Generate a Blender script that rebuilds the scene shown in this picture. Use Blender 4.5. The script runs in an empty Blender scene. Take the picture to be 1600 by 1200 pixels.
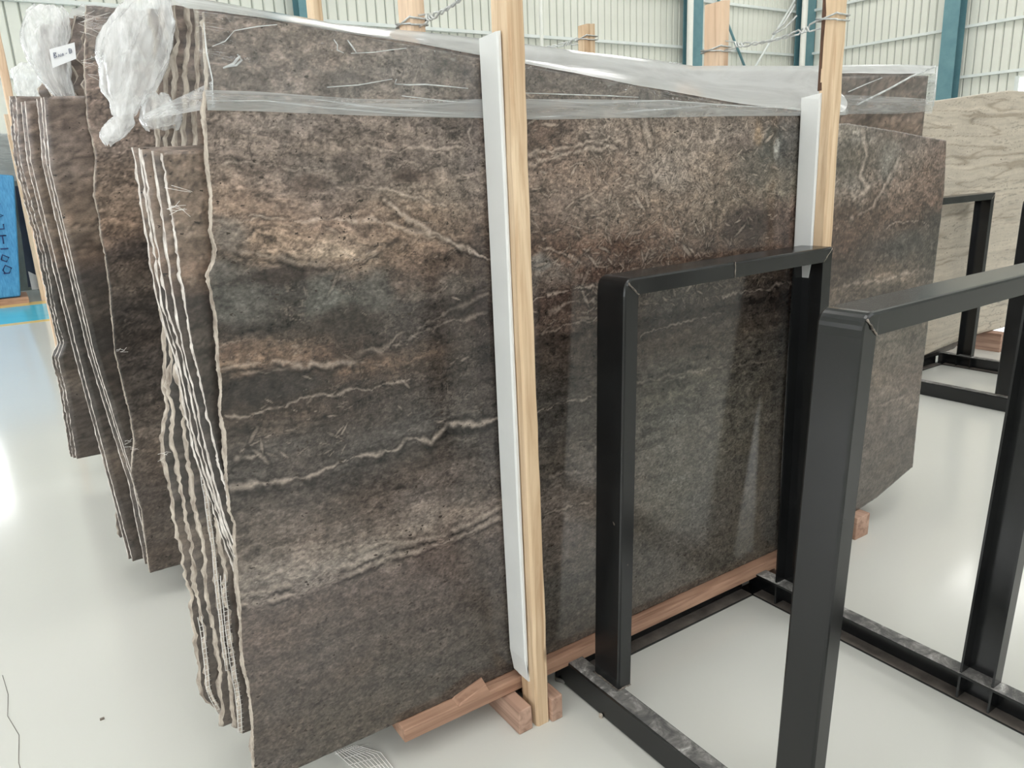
import bpy, bmesh, math, random
import numpy as np
from mathutils import Vector, Matrix

# ------------------------------------------------------------------ camera, world, light, exposure
scene = bpy.context.scene
COL = scene.collection
cam_data = bpy.data.cameras.new('camera')
cam = bpy.data.objects.new('camera', cam_data)
COL.objects.link(cam)
cam_data.sensor_width = 36.0
cam_data.lens = 1195.0 * 36.0 / 1600.0
cam_data.clip_start = 0.02
cam_data.clip_end = 200
ROT = Matrix(((0.8299978, 0.1810102, -0.5275784),
              (-0.5561195, 0.1959216, -0.8076793),
              (-0.0428342, 0.9637687, 0.2632778)))
cam.matrix_world = Matrix.Translation((0, 0, 1.5)) @ ROT.to_4x4()
scene.camera = cam

world = bpy.data.worlds.new('world')
scene.world = world
world.use_nodes = True
world.node_tree.nodes['Background'].inputs[0].default_value = (0.80, 0.88, 1.0, 1)
world.node_tree.nodes['Background'].inputs[1].default_value = 1.0

scene.view_settings.view_transform = 'Standard'
scene.view_settings.look = 'None'
scene.view_settings.gamma = 1.0
scene.view_settings.use_curve_mapping = False
scene.view_settings.exposure = -1.40

SKYLIGHT = 18.0      # daylight through the translucent roof panels
SIDEWINDOW = 15.0     # daylight through the side windows

# ------------------------------------------------------------------ helpers
def link(o, parent=None):
    COL.objects.link(o)
    if parent is not None:
        o.parent = parent
    return o

def tag(o, label=None, cat=None, group=None, kind=None):
    if label: o['label'] = label
    if cat: o['category'] = cat
    if group: o['group'] = group
    if kind: o['kind'] = kind
    return o

def empty(name, label, cat, loc=(0, 0, 0), group=None):
    o = bpy.data.objects.new(name, None)
    o.empty_display_size = 0.1
    o.location = loc
    link(o)
    return tag(o, label, cat, group)

def mesh_obj(name, verts, faces, mats, parent=None, smooth=False, midx=None):
    me = bpy.data.meshes.new(name)
    me.from_pydata([tuple(v) for v in verts], [], faces)
    if not isinstance(mats, (list, tuple)): mats = [mats]
    for m in mats: me.materials.append(m)
    if smooth: me.polygons.foreach_set('use_smooth', [True] * len(me.polygons))
    if midx is not None: me.polygons.foreach_set('material_index', midx)
    me.update()
    o = bpy.data.objects.new(name, me)
    link(o, parent)
    if parent is not None and any(abs(c) > 1e-9 for c in parent.location):
        o.matrix_parent_inverse = Matrix.Translation(parent.location).inverted()
    return o

def bm_obj(name, bm, mat, parent=None, smooth=False):
    me = bpy.data.meshes.new(name)
    bmesh.ops.recalc_face_normals(bm, faces=bm.faces)
    bm.to_mesh(me); bm.free()
    for m in (mat if isinstance(mat, (list, tuple)) else [mat]): me.materials.append(m)
    if smooth: me.polygons.foreach_set('use_smooth', [True] * len(me.polygons))
    o = bpy.data.objects.new(name, me)
    link(o, parent)
    if parent is not None and any(abs(c) > 1e-9 for c in parent.location):
        o.matrix_parent_inverse = Matrix.Translation(parent.location).inverted()
    return o

def bm_box(bm, lo, hi, bevel=0.0, jitter=0.0, rnd=None):
    lo = Vector(lo); hi = Vector(hi)
    r = bmesh.ops.create_cube(bm, size=1.0)
    for v in r['verts']:
        v.co = Vector([lo[i] + (v.co[i] + 0.5) * (hi[i] - lo[i]) for i in range(3)])
        if jitter: v.co += Vector([rnd.uniform(-jitter, jitter) for _ in range(3)])
    if bevel > 0:
        es = list({e for v in r['verts'] for e in v.link_edges})
        bmesh.ops.bevel(bm, geom=es, offset=bevel, segments=2, affect='EDGES', profile=0.6)

def box(name, lo, hi, mat, parent=None, bevel=0.0, jitter=0.0, seed=0, smooth=False):
    bm = bmesh.new()
    bm_box(bm, lo, hi, bevel, jitter, random.Random(seed))
    return bm_obj(name, bm, mat, parent, smooth)

def tube_geo(pts, r, n=6, closed=False):
    pts = [Vector(p) for p in pts]
    V = []; F = []
    up = Vector((0.13, 0.21, 1)).normalized()
    m = len(pts)
    for i, p in enumerate(pts):
        d = (pts[min(i + 1, m - 1)] - pts[max(i - 1, 0)])
        if d.length < 1e-9: d = Vector((1, 0, 0))
        d.normalize()
        a = d.cross(up)
        if a.length < 1e-4: a = d.cross(Vector((1, 0, 0)))
        a.normalize(); b = d.cross(a)
        rr = r[i] if isinstance(r, (list, tuple)) else r
        for k in range(n):
            t = 2 * math.pi * k / n
            V.append(p + a * (rr * math.cos(t)) + b * (rr * math.sin(t)))
    for i in range(m - 1):
        for k in range(n):
            F.append((i * n + k, i * n + (k + 1) % n, (i + 1) * n + (k + 1) % n, (i + 1) * n + k))
    F.append(tuple(range(n))[::-1]); F.append(tuple((m - 1) * n + k for k in range(n)))
    return V, F

def tubes(name, lines, mat, parent=None, n=6):
    V = []; F = []
    for pts, r in lines:
        v, f = tube_geo(pts, r, n)
        o = len(V); V += v; F += [tuple(i + o for i in q) for q in f]
    return mesh_obj(name, V, F, mat, parent, smooth=True)

# ---- numpy noise
def _hash(ix, iy, seed):
    h = (ix.astype(np.int64) * 374761393 + iy.astype(np.int64) * 668265263 + seed * 974634777) & 0xffffffff
    h = ((h ^ (h >> 13)) * 1274126177) & 0xffffffff
    h = ((h ^ (h >> 16)) * 2246822519) & 0xffffffff
    return ((h ^ (h >> 15)) & 0xffffff) / float(0xffffff)

def vnoise(x, y, seed=0):
    ix = np.floor(x); iy = np.floor(y)
    fx = x - ix; fy = y - iy
    fx = fx * fx * fx * (fx * (fx * 6 - 15) + 10); fy = fy * fy * fy * (fy * (fy * 6 - 15) + 10)
    a = _hash(ix, iy, seed); b = _hash(ix + 1, iy, seed); c = _hash(ix, iy + 1, seed); d = _hash(ix + 1, iy + 1, seed)
    return (a + (b - a) * fx) * (1 - fy) + (c + (d - c) * fx) * fy

def fbm(x, y, seed=0, octv=5, gain=0.5):
    s = 0; a = 1; t = 0
    for o in range(octv):
        ca, sa = math.cos(o * 0.6), math.sin(o * 0.6)
        if o < 2: ca, sa = 1, 0
        s = s + a * vnoise(x * 2 ** o + 17.3 * o, y * 2 ** o + 9.1 * o, seed + o * 31)
        t += a; a *= gain
    return s / t * 2 - 1          # about -1..1

def s2l(c):
    c = np.clip(np.asarray(c, float) / 255.0, 0, 1)
    return np.where(c <= 0.04045, c / 12.92, ((c + 0.055) / 1.055) ** 2.4)

# ------------------------------------------------------------------ materials
MATS = {}
def new_mat(name):
    m = bpy.data.materials.new(name); m.use_nodes = True
    nt = m.node_tree
    return m, nt, nt.nodes['Principled BSDF']

def N(nt, t, **kw):
    n = nt.nodes.new(t)
    for k, v in kw.items(): setattr(n, k, v)
    return n

def coords(nt, scale=(1, 1, 1)):
    tc = N(nt, 'ShaderNodeTexCoord'); mp = N(nt, 'ShaderNodeMapping')
    nt.links.new(tc.outputs['Object'], mp.inputs[0]); mp.inputs['Scale'].default_value = scale
    return mp.outputs[0]

def noise(nt, vec, scale, detail=4, rough=0.55, dist=0.0):
    n = N(nt, 'ShaderNodeTexNoise'); n.inputs['Scale'].default_value = scale
    n.inputs['Detail'].default_value = detail; n.inputs['Roughness'].default_value = rough
    n.inputs['Distortion'].default_value = dist
    nt.links.new(vec, n.inputs['Vector']); return n.outputs['Fac']

def ramp(nt, fac, stops):
    r = N(nt, 'ShaderNodeValToRGB')
    while len(r.color_ramp.elements) < len(stops): r.color_ramp.elements.new(0.5)
    for e, (p, c) in zip(r.color_ramp.elements, stops):
        e.position = p; e.color = tuple(c) + (1,) if len(c) == 3 else c
    nt.links.new(fac, r.inputs[0]); return r.outputs[0]

def rgb(r, g, b): return tuple(float(v) for v in s2l((r, g, b)))

def bump(nt, bsdf, h, strength=0.3, dist=0.01):
    b = N(nt, 'ShaderNodeBump'); b.inputs['Strength'].default_value = strength; b.inputs['Distance'].default_value = dist
    nt.links.new(h, b.inputs['Height']); nt.links.new(b.outputs[0], bsdf.inputs['Normal'])

def mixc(nt, fac, a, b, mode='MIX'):
    m = N(nt, 'ShaderNodeMix', data_type='RGBA', blend_type=mode)
    for s, v in ((m.inputs['Factor'], fac), (m.inputs['A'], a), (m.inputs['B'], b)):
        if isinstance(v, (int, float)): s.default_value = v
        elif isinstance(v, tuple): s.default_value = v + (1,)
        else: nt.links.new(v, s)
    return m.outputs['Result']

def simple(name, c1, c2, scale=8, rough=0.6, sc=(1, 1, 1), metallic=0.0, bmp=0.0, detail=5, spec=0.5, bscale=None):
    m, nt, b = new_mat(name)
    v = coords(nt, sc)
    f = noise(nt, v, scale, detail, 0.6)
    nt.links.new(ramp(nt, f, [(0.3, c1), (0.7, c2)]), b.inputs['Base Color'])
    b.inputs['Roughness'].default_value = rough; b.inputs['Metallic'].default_value = metallic
    b.inputs['Specular IOR Level'].default_value = spec
    if bmp: bump(nt, b, noise(nt, v, bscale or scale * 3, 4), bmp, 0.004)
    return m

def wood(name, light, dark, axis, knots=True):
    m, nt, b = new_mat(name)
    sc = [34, 34, 34]; sc[axis] = 1.6
    v = coords(nt, tuple(sc))
    g = noise(nt, v, 1.0, 6, 0.6, 0.8)
    sc2 = [9, 9, 9]; sc2[axis] = 2.5
    v2 = coords(nt, tuple(sc2))
    g2 = noise(nt, v2, 1.0, 3, 0.5, 0.4)
    c = ramp(nt, g, [(0.30, dark), (0.52, light), (0.75, tuple(min(1, x * 1.12) for x in light))])
    c2 = ramp(nt, g2, [(0.35, tuple(x * 0.86 for x in light)), (0.6, (1, 1, 1))])
    c = mixc(nt, 0.35, c, c2, 'MULTIPLY')
    if knots:
        vo = N(nt, 'ShaderNodeTexVoronoi'); vo.inputs['Scale'].default_value = 1.0
        sk = [9, 9, 9]; sk[axis] = 3.2
        nt.links.new(coords(nt, tuple(sk)), vo.inputs['Vector'])
        k = ramp(nt, vo.outputs['Distance'], [(0.07, (1, 1, 1)), (0.12, (0, 0, 0))])
        c = mixc(nt, k, c, tuple(x * 0.45 for x in dark))
    nt.links.new(c, b.inputs['Base Color'])
    b.inputs['Roughness'].default_value = 0.72
    bump(nt, b, g, 0.35, 0.003)
    return m

# stone: colour comes from the per-vertex pattern of the slab, fine grain and pits from nodes
def stone_mat(name, rough=0.16, grain=0.28):
    m, nt, b = new_mat(name)
    at = N(nt, 'ShaderNodeAttribute'); at.attribute_name = 'Col'
    v = coords(nt, (1, 1, 1.8))
    n1 = noise(nt, v, 130, 5, 0.75)
    g = ramp(nt, n1, [(0.30, (0.42, 0.41, 0.40)), (0.5, (1, 1, 1)), (0.70, (1.55, 1.52, 1.48))])
    c = mixc(nt, grain * 2, at.outputs['Color'], g, 'MULTIPLY')
    n2 = noise(nt, coords(nt, (1, 1, 1.5)), 62, 2, 0.5)
    pit = ramp(nt, n2, [(0.27, (1, 1, 1)), (0.31, (0, 0, 0))])
    c = mixc(nt, pit, c, rgb(52, 45, 40))
    nt.links.new(c, b.inputs['Base Color'])
    b.inputs['Roughness'].default_value = rough
    b.inputs['Specular IOR Level'].default_value = 0.5
    bump(nt, b, n2, 0.06, 0.002)
    return m

M = MATS
M['stone'] = stone_mat('polished_brown_stone', 0.13)
M['stone_dull'] = stone_mat('brown_stone', 0.30)
M['stone_light'] = stone_mat('pale_travertine', 0.30, 0.12)
M['edge'] = simple('broken_stone_edge', rgb(124, 112, 102), rgb(206, 195, 182), 60, 0.85, (1, 1, 0.35), bmp=0.8)
M['edge_sawn'] = simple('sawn_stone_edge_with_resin', rgb(150, 138, 130), rgb(236, 230, 224), 70, 0.7, (1, 1, 0.5), bmp=0.6)
M['edge_back'] = simple('slab_back', rgb(96, 88, 80), rgb(130, 120, 110), 20, 0.8)
M['pine'] = wood('pine', rgb(218, 194, 164), rgb(184, 152, 120), 2)
M['pine2'] = wood('pine_reddish', rgb(222, 196, 170), rgb(184, 152, 126), 2)
M['bark'] = simple('bark', rgb(70, 50, 40), rgb(104, 76, 60), 60, 0.9, (1, 1, 0.3), bmp=0.8)
M['bearer_x'] = wood('reddish_timber_long', rgb(176, 140, 118), rgb(128, 94, 78), 0, False)
M['bearer_y'] = wood('reddish_timber_cross', rgb(180, 148, 130), rgb(134, 104, 90), 1, False)
M['foam'] = simple('white_foam', rgb(214, 215, 214), rgb(222, 223, 222), 5, 0.55, bmp=0.05)

def steel_mat():
    m, nt, b = new_mat('black_painted_steel')
    v = coords(nt)
    f = noise(nt, v, 7, 5, 0.65)
    c = ramp(nt, f, [(0.3, rgb(17, 18, 19)), (0.7, rgb(26, 27, 28))])
    n = noise(nt, v, 42, 3, 0.7)
    k = ramp(nt, n, [(0.73, (0, 0, 0)), (0.77, (1, 1, 1))])
    c = mixc(nt, k, c, rgb(110, 100, 92))
    nt.links.new(c, b.inputs['Base Color'])
    nt.links.new(ramp(nt, f, [(0.3, (0.19,) * 3), (0.7, (0.27,) * 3)]), b.inputs['Roughness'])
    b.inputs['Specular IOR Level'].default_value = 0.5
    bump(nt, b, noise(nt, v, 60, 3), 0.02, 0.002)
    return m
M['steel'] = steel_mat()
def worn_mat():
    m, nt, b = new_mat('scraped_rail_paint')
    v = coords(nt)
    f = noise(nt, v, 16, 8, 0.75, 0.6)
    c = ramp(nt, f, [(0.40, rgb(70, 70, 70)), (0.5, rgb(104, 102, 100)), (0.58, rgb(140, 138, 136)), (0.70, rgb(225, 224, 220))])
    nt.links.new(c, b.inputs['Base Color']); b.inputs['Roughness'].default_value = 0.55
    return m
M['worn'] = worn_mat()
M['dusty'] = simple('dusty_grey_paint', rgb(70, 64, 60), rgb(112, 104, 98), 14, 0.7)
M['weld'] = simple('weld_bead', rgb(60, 56, 52), rgb(170, 160, 150), 90, 0.4, metallic=0.7, bmp=0.8)
M['wire'] = simple('galvanised_wire', rgb(168, 170, 170), rgb(214, 216, 214), 50, 0.35, metallic=0.6)
M['white_fibre'] = simple('white_fibreglass', rgb(226, 222, 218), rgb(244, 242, 240), 40, 0.6)
M['paper'] = simple('paper', rgb(236, 238, 242), rgb(246, 247, 250), 10, 0.7)
M['ink'] = simple('blue_grey_ink', rgb(70, 78, 110), rgb(90, 98, 130), 10, 0.7)
M['darkink'] = simple('dark_marker', rgb(30, 40, 90), rgb(40, 50, 100), 10, 0.7)
M['panel'] = simple('pale_metal_sheet', rgb(220, 221, 212), rgb(228, 229, 220), 1.2, 0.45)
M['seam'] = simple('sheet_seam', rgb(150, 154, 148), rgb(162, 166, 158), 3, 0.6)
M['girt'] = simple('pale_girt', rgb(214, 220, 218), rgb(228, 232, 230), 3, 0.5)
M['teal'] = simple('teal_painted_steel', rgb(92, 132, 142), rgb(108, 148, 156), 3, 0.5)
M['whitepipe'] = simple('white_pipe', rgb(226, 226, 220), rgb(236, 236, 230), 3, 0.4)
M['ceil'] = simple('white_roof_sheet', rgb(214, 216, 212), rgb(224, 226, 222), 2, 0.6)

def emit(name, col, s):
    m = bpy.data.materials.new(name); m.use_nodes = True; nt = m.node_tree; nt.nodes.clear()
    e = N(nt, 'ShaderNodeEmission'); e.inputs[0].default_value = col + (1,); e.inputs[1].default_value = s
    o = N(nt, 'ShaderNodeOutputMaterial'); nt.links.new(e.outputs[0], o.inputs[0]); return m
M['skylight'] = emit('translucent_roof_daylight', (1.0, 0.985, 0.95), SKYLIGHT)
M['daylight'] = emit('window_daylight', (0.94, 0.97, 1.0), SIDEWINDOW)

def floor_mat():
    m, nt, b = new_mat('epoxy_floor')
    v = coords(nt)
    f = noise(nt, v, 0.35, 3, 0.5)
    c = ramp(nt, f, [(0.35, rgb(198, 198, 193)), (0.65, rgb(204, 204, 199))])
    s = noise(nt, v, 22, 3, 0.6)
    k = ramp(nt, s, [(0.80, (0, 0, 0)), (0.84, (1, 1, 1))])
    c = mixc(nt, k, c, rgb(160, 158, 146))
    nt.links.new(c, b.inputs['Base Color'])
    b.inputs['Roughness'].default_value = 0.13
    b.inputs['Specular IOR Level'].default_value = 0.5
    bump(nt, b, noise(nt, v, 26, 2, 0.5), 0.10, 0.002)
    return m
M['floor'] = floor_mat()

def film_mat(name, base_op, wr_op, white=0.85, tint=(0.93, 0.95, 0.96), scale=(6, 6, 10), rough=0.08, bs=0.5):
    m = bpy.data.materials.new(name); m.use_nodes = True; nt = m.node_tree; nt.nodes.clear()
    v = coords(nt, scale)
    f = noise(nt, v, 1.0, 6, 0.62, 1.2)
    op = ramp(nt, f, [(0.42, (base_op,) * 3), (0.62, (wr_op,) * 3)])
    tr = N(nt, 'ShaderNodeBsdfTransparent'); tr.inputs[0].default_value = (0.97, 0.98, 0.98, 1)
    df = N(nt, 'ShaderNodeBsdfDiffuse'); df.inputs[0].default_value = tint + (1,)
    tl = N(nt, 'ShaderNodeBsdfTranslucent'); tl.inputs[0].default_value = tint + (1,)
    gl = N(nt, 'ShaderNodeBsdfGlossy'); gl.inputs['Roughness'].default_value = rough
    b = N(nt, 'ShaderNodeBump'); b.inputs['Strength'].default_value = bs; b.inputs['Distance'].default_value = 0.01
    nt.links.new(f, b.inputs['Height'])
    for s in (df, tl, gl): nt.links.new(b.outputs[0], s.inputs['Normal'])
    m1 = N(nt, 'ShaderNodeMixShader'); m1.inputs[0].default_value = 0.5
    nt.links.new(df.outputs[0], m1.inputs[1]); nt.links.new(tl.outputs[0], m1.inputs[2])
    m2 = N(nt, 'ShaderNodeMixShader'); nt.links.new(op, m2.inputs[0])
    nt.links.new(tr.outputs[0], m2.inputs[1]); nt.links.new(m1.outputs[0], m2.inputs[2])
    lw = N(nt, 'ShaderNodeLayerWeight'); lw.inputs[0].default_value = 0.5
    nt.links.new(b.outputs[0], lw.inputs['Normal'])
    fr = ramp(nt, lw.outputs['Facing'], [(0.0, (0.035,) * 3), (0.6, (0.07,) * 3), (0.85, (0.28,) * 3), (1.0, (0.8,) * 3)])
    m3 = N(nt, 'ShaderNodeMixShader'); nt.links.new(fr, m3.inputs[0])
    nt.links.new(m2.outputs[0], m3.inputs[1]); nt.links.new(gl.outputs[0], m3.inputs[2])
    o = N(nt, 'ShaderNodeOutputMaterial'); nt.links.new(m3.outputs[0], o.inputs[0])
    return m
M['film'] = film_mat('clear_plastic_film', 0.02, 0.09, scale=(5, 5, 9), bs=0.25)
M['film_hem'] = film_mat('gathered_plastic_hem', 0.22, 0.42, scale=(2.5, 8, 40), bs=0.4)
M['film_top'] = film_mat('milky_plastic_film', 0.66, 0.84, scale=(2, 5, 8), bs=0.25)
M['film_bag'] = film_mat('crumpled_plastic_bag', 0.28, 0.72, scale=(16, 16, 4), bs=0.7, rough=0.15, tint=(0.98, 0.98, 0.99))
M['crease'] = film_mat('plastic_crease', 0.55, 0.85, scale=(20, 20, 20), bs=0.3)

# ------------------------------------------------------------------ the hall
X0, X1, Y0, Y1, ZC = -9.0, 22.9, -10.0, 17.0, 9.0
def struct(o): o['kind'] = 'structure'; return o
struct(box('floor', (X0, Y0, -0.2), (X1, Y1, 0), M['floor']))
struct(box('ceiling', (X0 - .3, Y0 - .3, ZC), (X1 + .3, Y1 + .3, ZC + 0.2), M['ceil']))
wb = struct(box('wall_back', (X0, Y1, 0), (X1 + .3, Y1 + 0.25, ZC), M['seam']))
wr = struct(box('wall_right', (X1, Y0, 0), (X1 + 0.25, Y1, ZC), M['seam']))
struct(box('wall_left', (X0 - 0.25, Y0, 0), (X0, Y1, ZC), M['panel']))
struct(box('wall_front', (X0, Y0 - 0.25, 0), (X1, Y0, ZC), M['panel']))
# sheet panels, each a raised pan with a recessed seam
PW = 0.228
def pan_mesh(name, ax):
    w = PW - 0.022; d = 0.03
    bm = bmesh.new()
    prof = [(0, 0), (0.018, d), (w - 0.018, d), (w, 0)]
    vs = []
    for z in (0.02, ZC - 0.02):
        vs.append([bm.verts.new((a, -b, z) if ax == 0 else (-b, a, z)) for a, b in prof])
    for i in range(3): bm.faces.new((vs[0][i], vs[0][i + 1], vs[1][i + 1], vs[1][i]))
    bm.faces.new(vs[1]); bm.faces.new(vs[0][::-1])
    bmesh.ops.recalc_face_normals(bm, faces=bm.faces)
    me = bpy.data.meshes.new(name); bm.to_mesh(me); bm.free(); me.materials.append(M['panel']); return me
pm0 = pan_mesh('wall_panel', 0); pm1 = pan_mesh('wall_panel', 1)
x = 0.2
while x < X1 - PW:
    o = bpy.data.objects.new('wall_panel', pm0); o.location = (x, Y1 - 0.001, 0); link(o, wb); x += PW
y = Y1 - PW - 0.03
while y > 5.0:
    o = bpy.data.objects.new('wall_panel', pm1); o.location = (X1 - 0.001, y, 0); link(o, wr); y -= PW
# girts
tn = 1
for z in (1.0, 2.28, 3.56, 4.83, 6.1, 7.4):
    struct(box('trim_%d' % tn, (X0, Y1 - 0.14, z - 0.035), (X1 - 0.05, Y1 - 0.032, z + 0.035), M['girt'])); tn += 1
    struct(box('trim_%d' % tn, (X1 - 0.14, Y0, z - 0.035), (X1 - 0.032, Y1 - 0.15, z + 0.035), M['girt'])); tn += 1

def ibeam_z(name, cx, cy, w, d, z0, z1, mat, facing, parent=None):
    bm = bmesh.new(); t = 0.02
    if facing == 'y':
        bm_box(bm, (cx - w / 2, cy - d / 2, z0), (cx + w / 2, cy - d / 2 + t, z1))
        bm_box(bm, (cx - w / 2, cy + d / 2 - t, z0), (cx + w / 2, cy + d / 2, z1))
        bm_box(bm, (cx - t / 2, cy - d / 2 + t, z0), (cx + t / 2, cy + d / 2 - t, z1))
    else:
        bm_box(bm, (cx - d / 2, cy - w / 2, z0), (cx - d / 2 + t, cy + w / 2, z1))
        bm_box(bm, (cx + d / 2 - t, cy - w / 2, z0), (cx + d / 2, cy + w / 2, z1))
        bm_box(bm, (cx - d / 2 + t, cy - t / 2, z0), (cx + d / 2 - t, cy + t / 2, z1))
    return bm_obj(name, bm, mat, parent)
def column(cx, cy, facing, label, w=0.42):
    e = empty('steel_column', label, 'column', (cx, cy, 0), 'teal steel columns along the hall walls')
    ibeam_z('shaft', cx, cy, w, 0.36, 0.02, ZC - 0.02, M['teal'], facing, e)
    box('base_plate', (cx - .3, cy - .3, 0), (cx + .3, cy + .3, 0.02), M['teal'], e)
    return e
column(6.15, Y1 - .34, 'y', 'teal steel wall column rising behind the tall front stack near its left top', 0.3)
column(17.55, Y1 - .34, 'y', 'teal steel column on the back wall beside a white pipe, left of the two blocky post ends')
column(22.6, Y1 - .34, 'y', 'teal steel column in the far corner of the hall, beside a white pipe', 0.5)
column(X1 - .34, 11.95, 'x', 'teal steel column on the right wall above the pale travertine slab', 0.42)
for i, (px, r, lb) in enumerate([(12.03, 0.045, 'thin white pipe on the back wall just right of the tall front wooden post'),
                             (17.16, 0.09, 'white pipe running down the back wall beside the teal column left of centre bay'),
                             (22.18, 0.09, 'white pipe in the far hall corner beside the corner column')]):
    o = tubes('drain_pipe', [([(px, Y1 - .6, 0.0), (px, Y1 - .6, ZC - 0.02)], r)], M['whitepipe'], None, 12)
    tag(o, lb, 'pipe', 'white pipes on the back wall')
o = tubes('cross_brace', [([(22.35, Y1 - .34, 6.75), (19.6, Y1 - .34, 3.6)], 0.035)], M['girt'], None, 8)
tag(o, 'thin pale diagonal brace rising right across the back wall bay', 'brace')
o = tubes('cross_brace', [([(18.3, Y1 - .2, 6.75), (20.3, Y1 - .2, 3.9)], 0.04)], M['teal'], None, 8)
tag(o, 'teal diagonal brace sloping down right beside the tall rear wooden post end', 'brace')
# windows and skylights
wn = 1
for sx, sys_ in ((-5.5, (-4.0, 1.2, 7.6, 14.0)), (0.8, (-4.0, 1.2, 7.6)), (7.0, (-4.0, 1.2, 14.0)), (13.2, (-4.0, 1.2, 14.0)), (19.4, (-4.0, 1.2, 8.6, 14.0))):
    for sy in sys_:
        bm = bmesh.new(); bm_box(bm, (sx - 0.75, sy - 2.0, ZC - 0.05), (sx + 0.75, sy + 2.0, ZC - 0.01))
        struct(bm_obj('window_%d' % wn, bm, M['skylight'])); wn += 1
for sy in (-6, 0, 6, 12.5):
    struct(box('window_%d' % wn, (X0 + 0.005, sy - 1.9, 2.0), (X0 + 0.03, sy + 1.9, 5.2), M['daylight'])); wn += 1
for sx in (-4, 3, 10, 17):  # unseen front windows, added high up to light the slab faces
    struct(box('window_%d' % wn, (sx - 1.6, Y0 + 0.005, 5.3), (sx + 1.6, Y0 + 0.03, 8.0), M['daylight'])); wn += 1
# high bright window on the right wall, its corner in view, and an unseen bright door added back left for floor glare
w = struct(box('window_%d' % wn, (X1 - 0.06, 8.2, 1.1), (X1 - 0.04, 10.25, 3.35), M['daylight'])); wn += 1
fr = box('window_frame', (X1 - 0.09, 10.25, 1.05), (X1 - 0.035, 10.36, 3.42), M['girt'], w)
d = struct(box('added_glare_door', (-6.8, Y1 - 0.06, 0), (-0.6, Y1 - 0.02, 4.4), M['daylight']))

# ------------------------------------------------------------------ stone patterns (the stone's own colour, plus some flare painted in high up)
def poly_interp(pts, z):
    pts = sorted((b, a) for a, b in pts)
    return np.interp(z, [p[0] for p in pts], [p[1] for p in pts])

def seg_dist(x, z, pts, asp=1.0):
    """distance to a polyline and the running parameter"""
    best = np.full(x.shape, 9.0)
    for (ax, az), (bx, bz) in zip(pts[:-1], pts[1:]):
        dx, dz = bx - ax, bz - az; L = dx * dx + dz * dz + 1e-12
        t = np.clip(((x - ax) * dx + (z - az) * dz) / L, 0, 1)
        best = np.minimum(best, np.hypot(x - ax - t * dx, (z - az - t * dz)))
    return best

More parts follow.
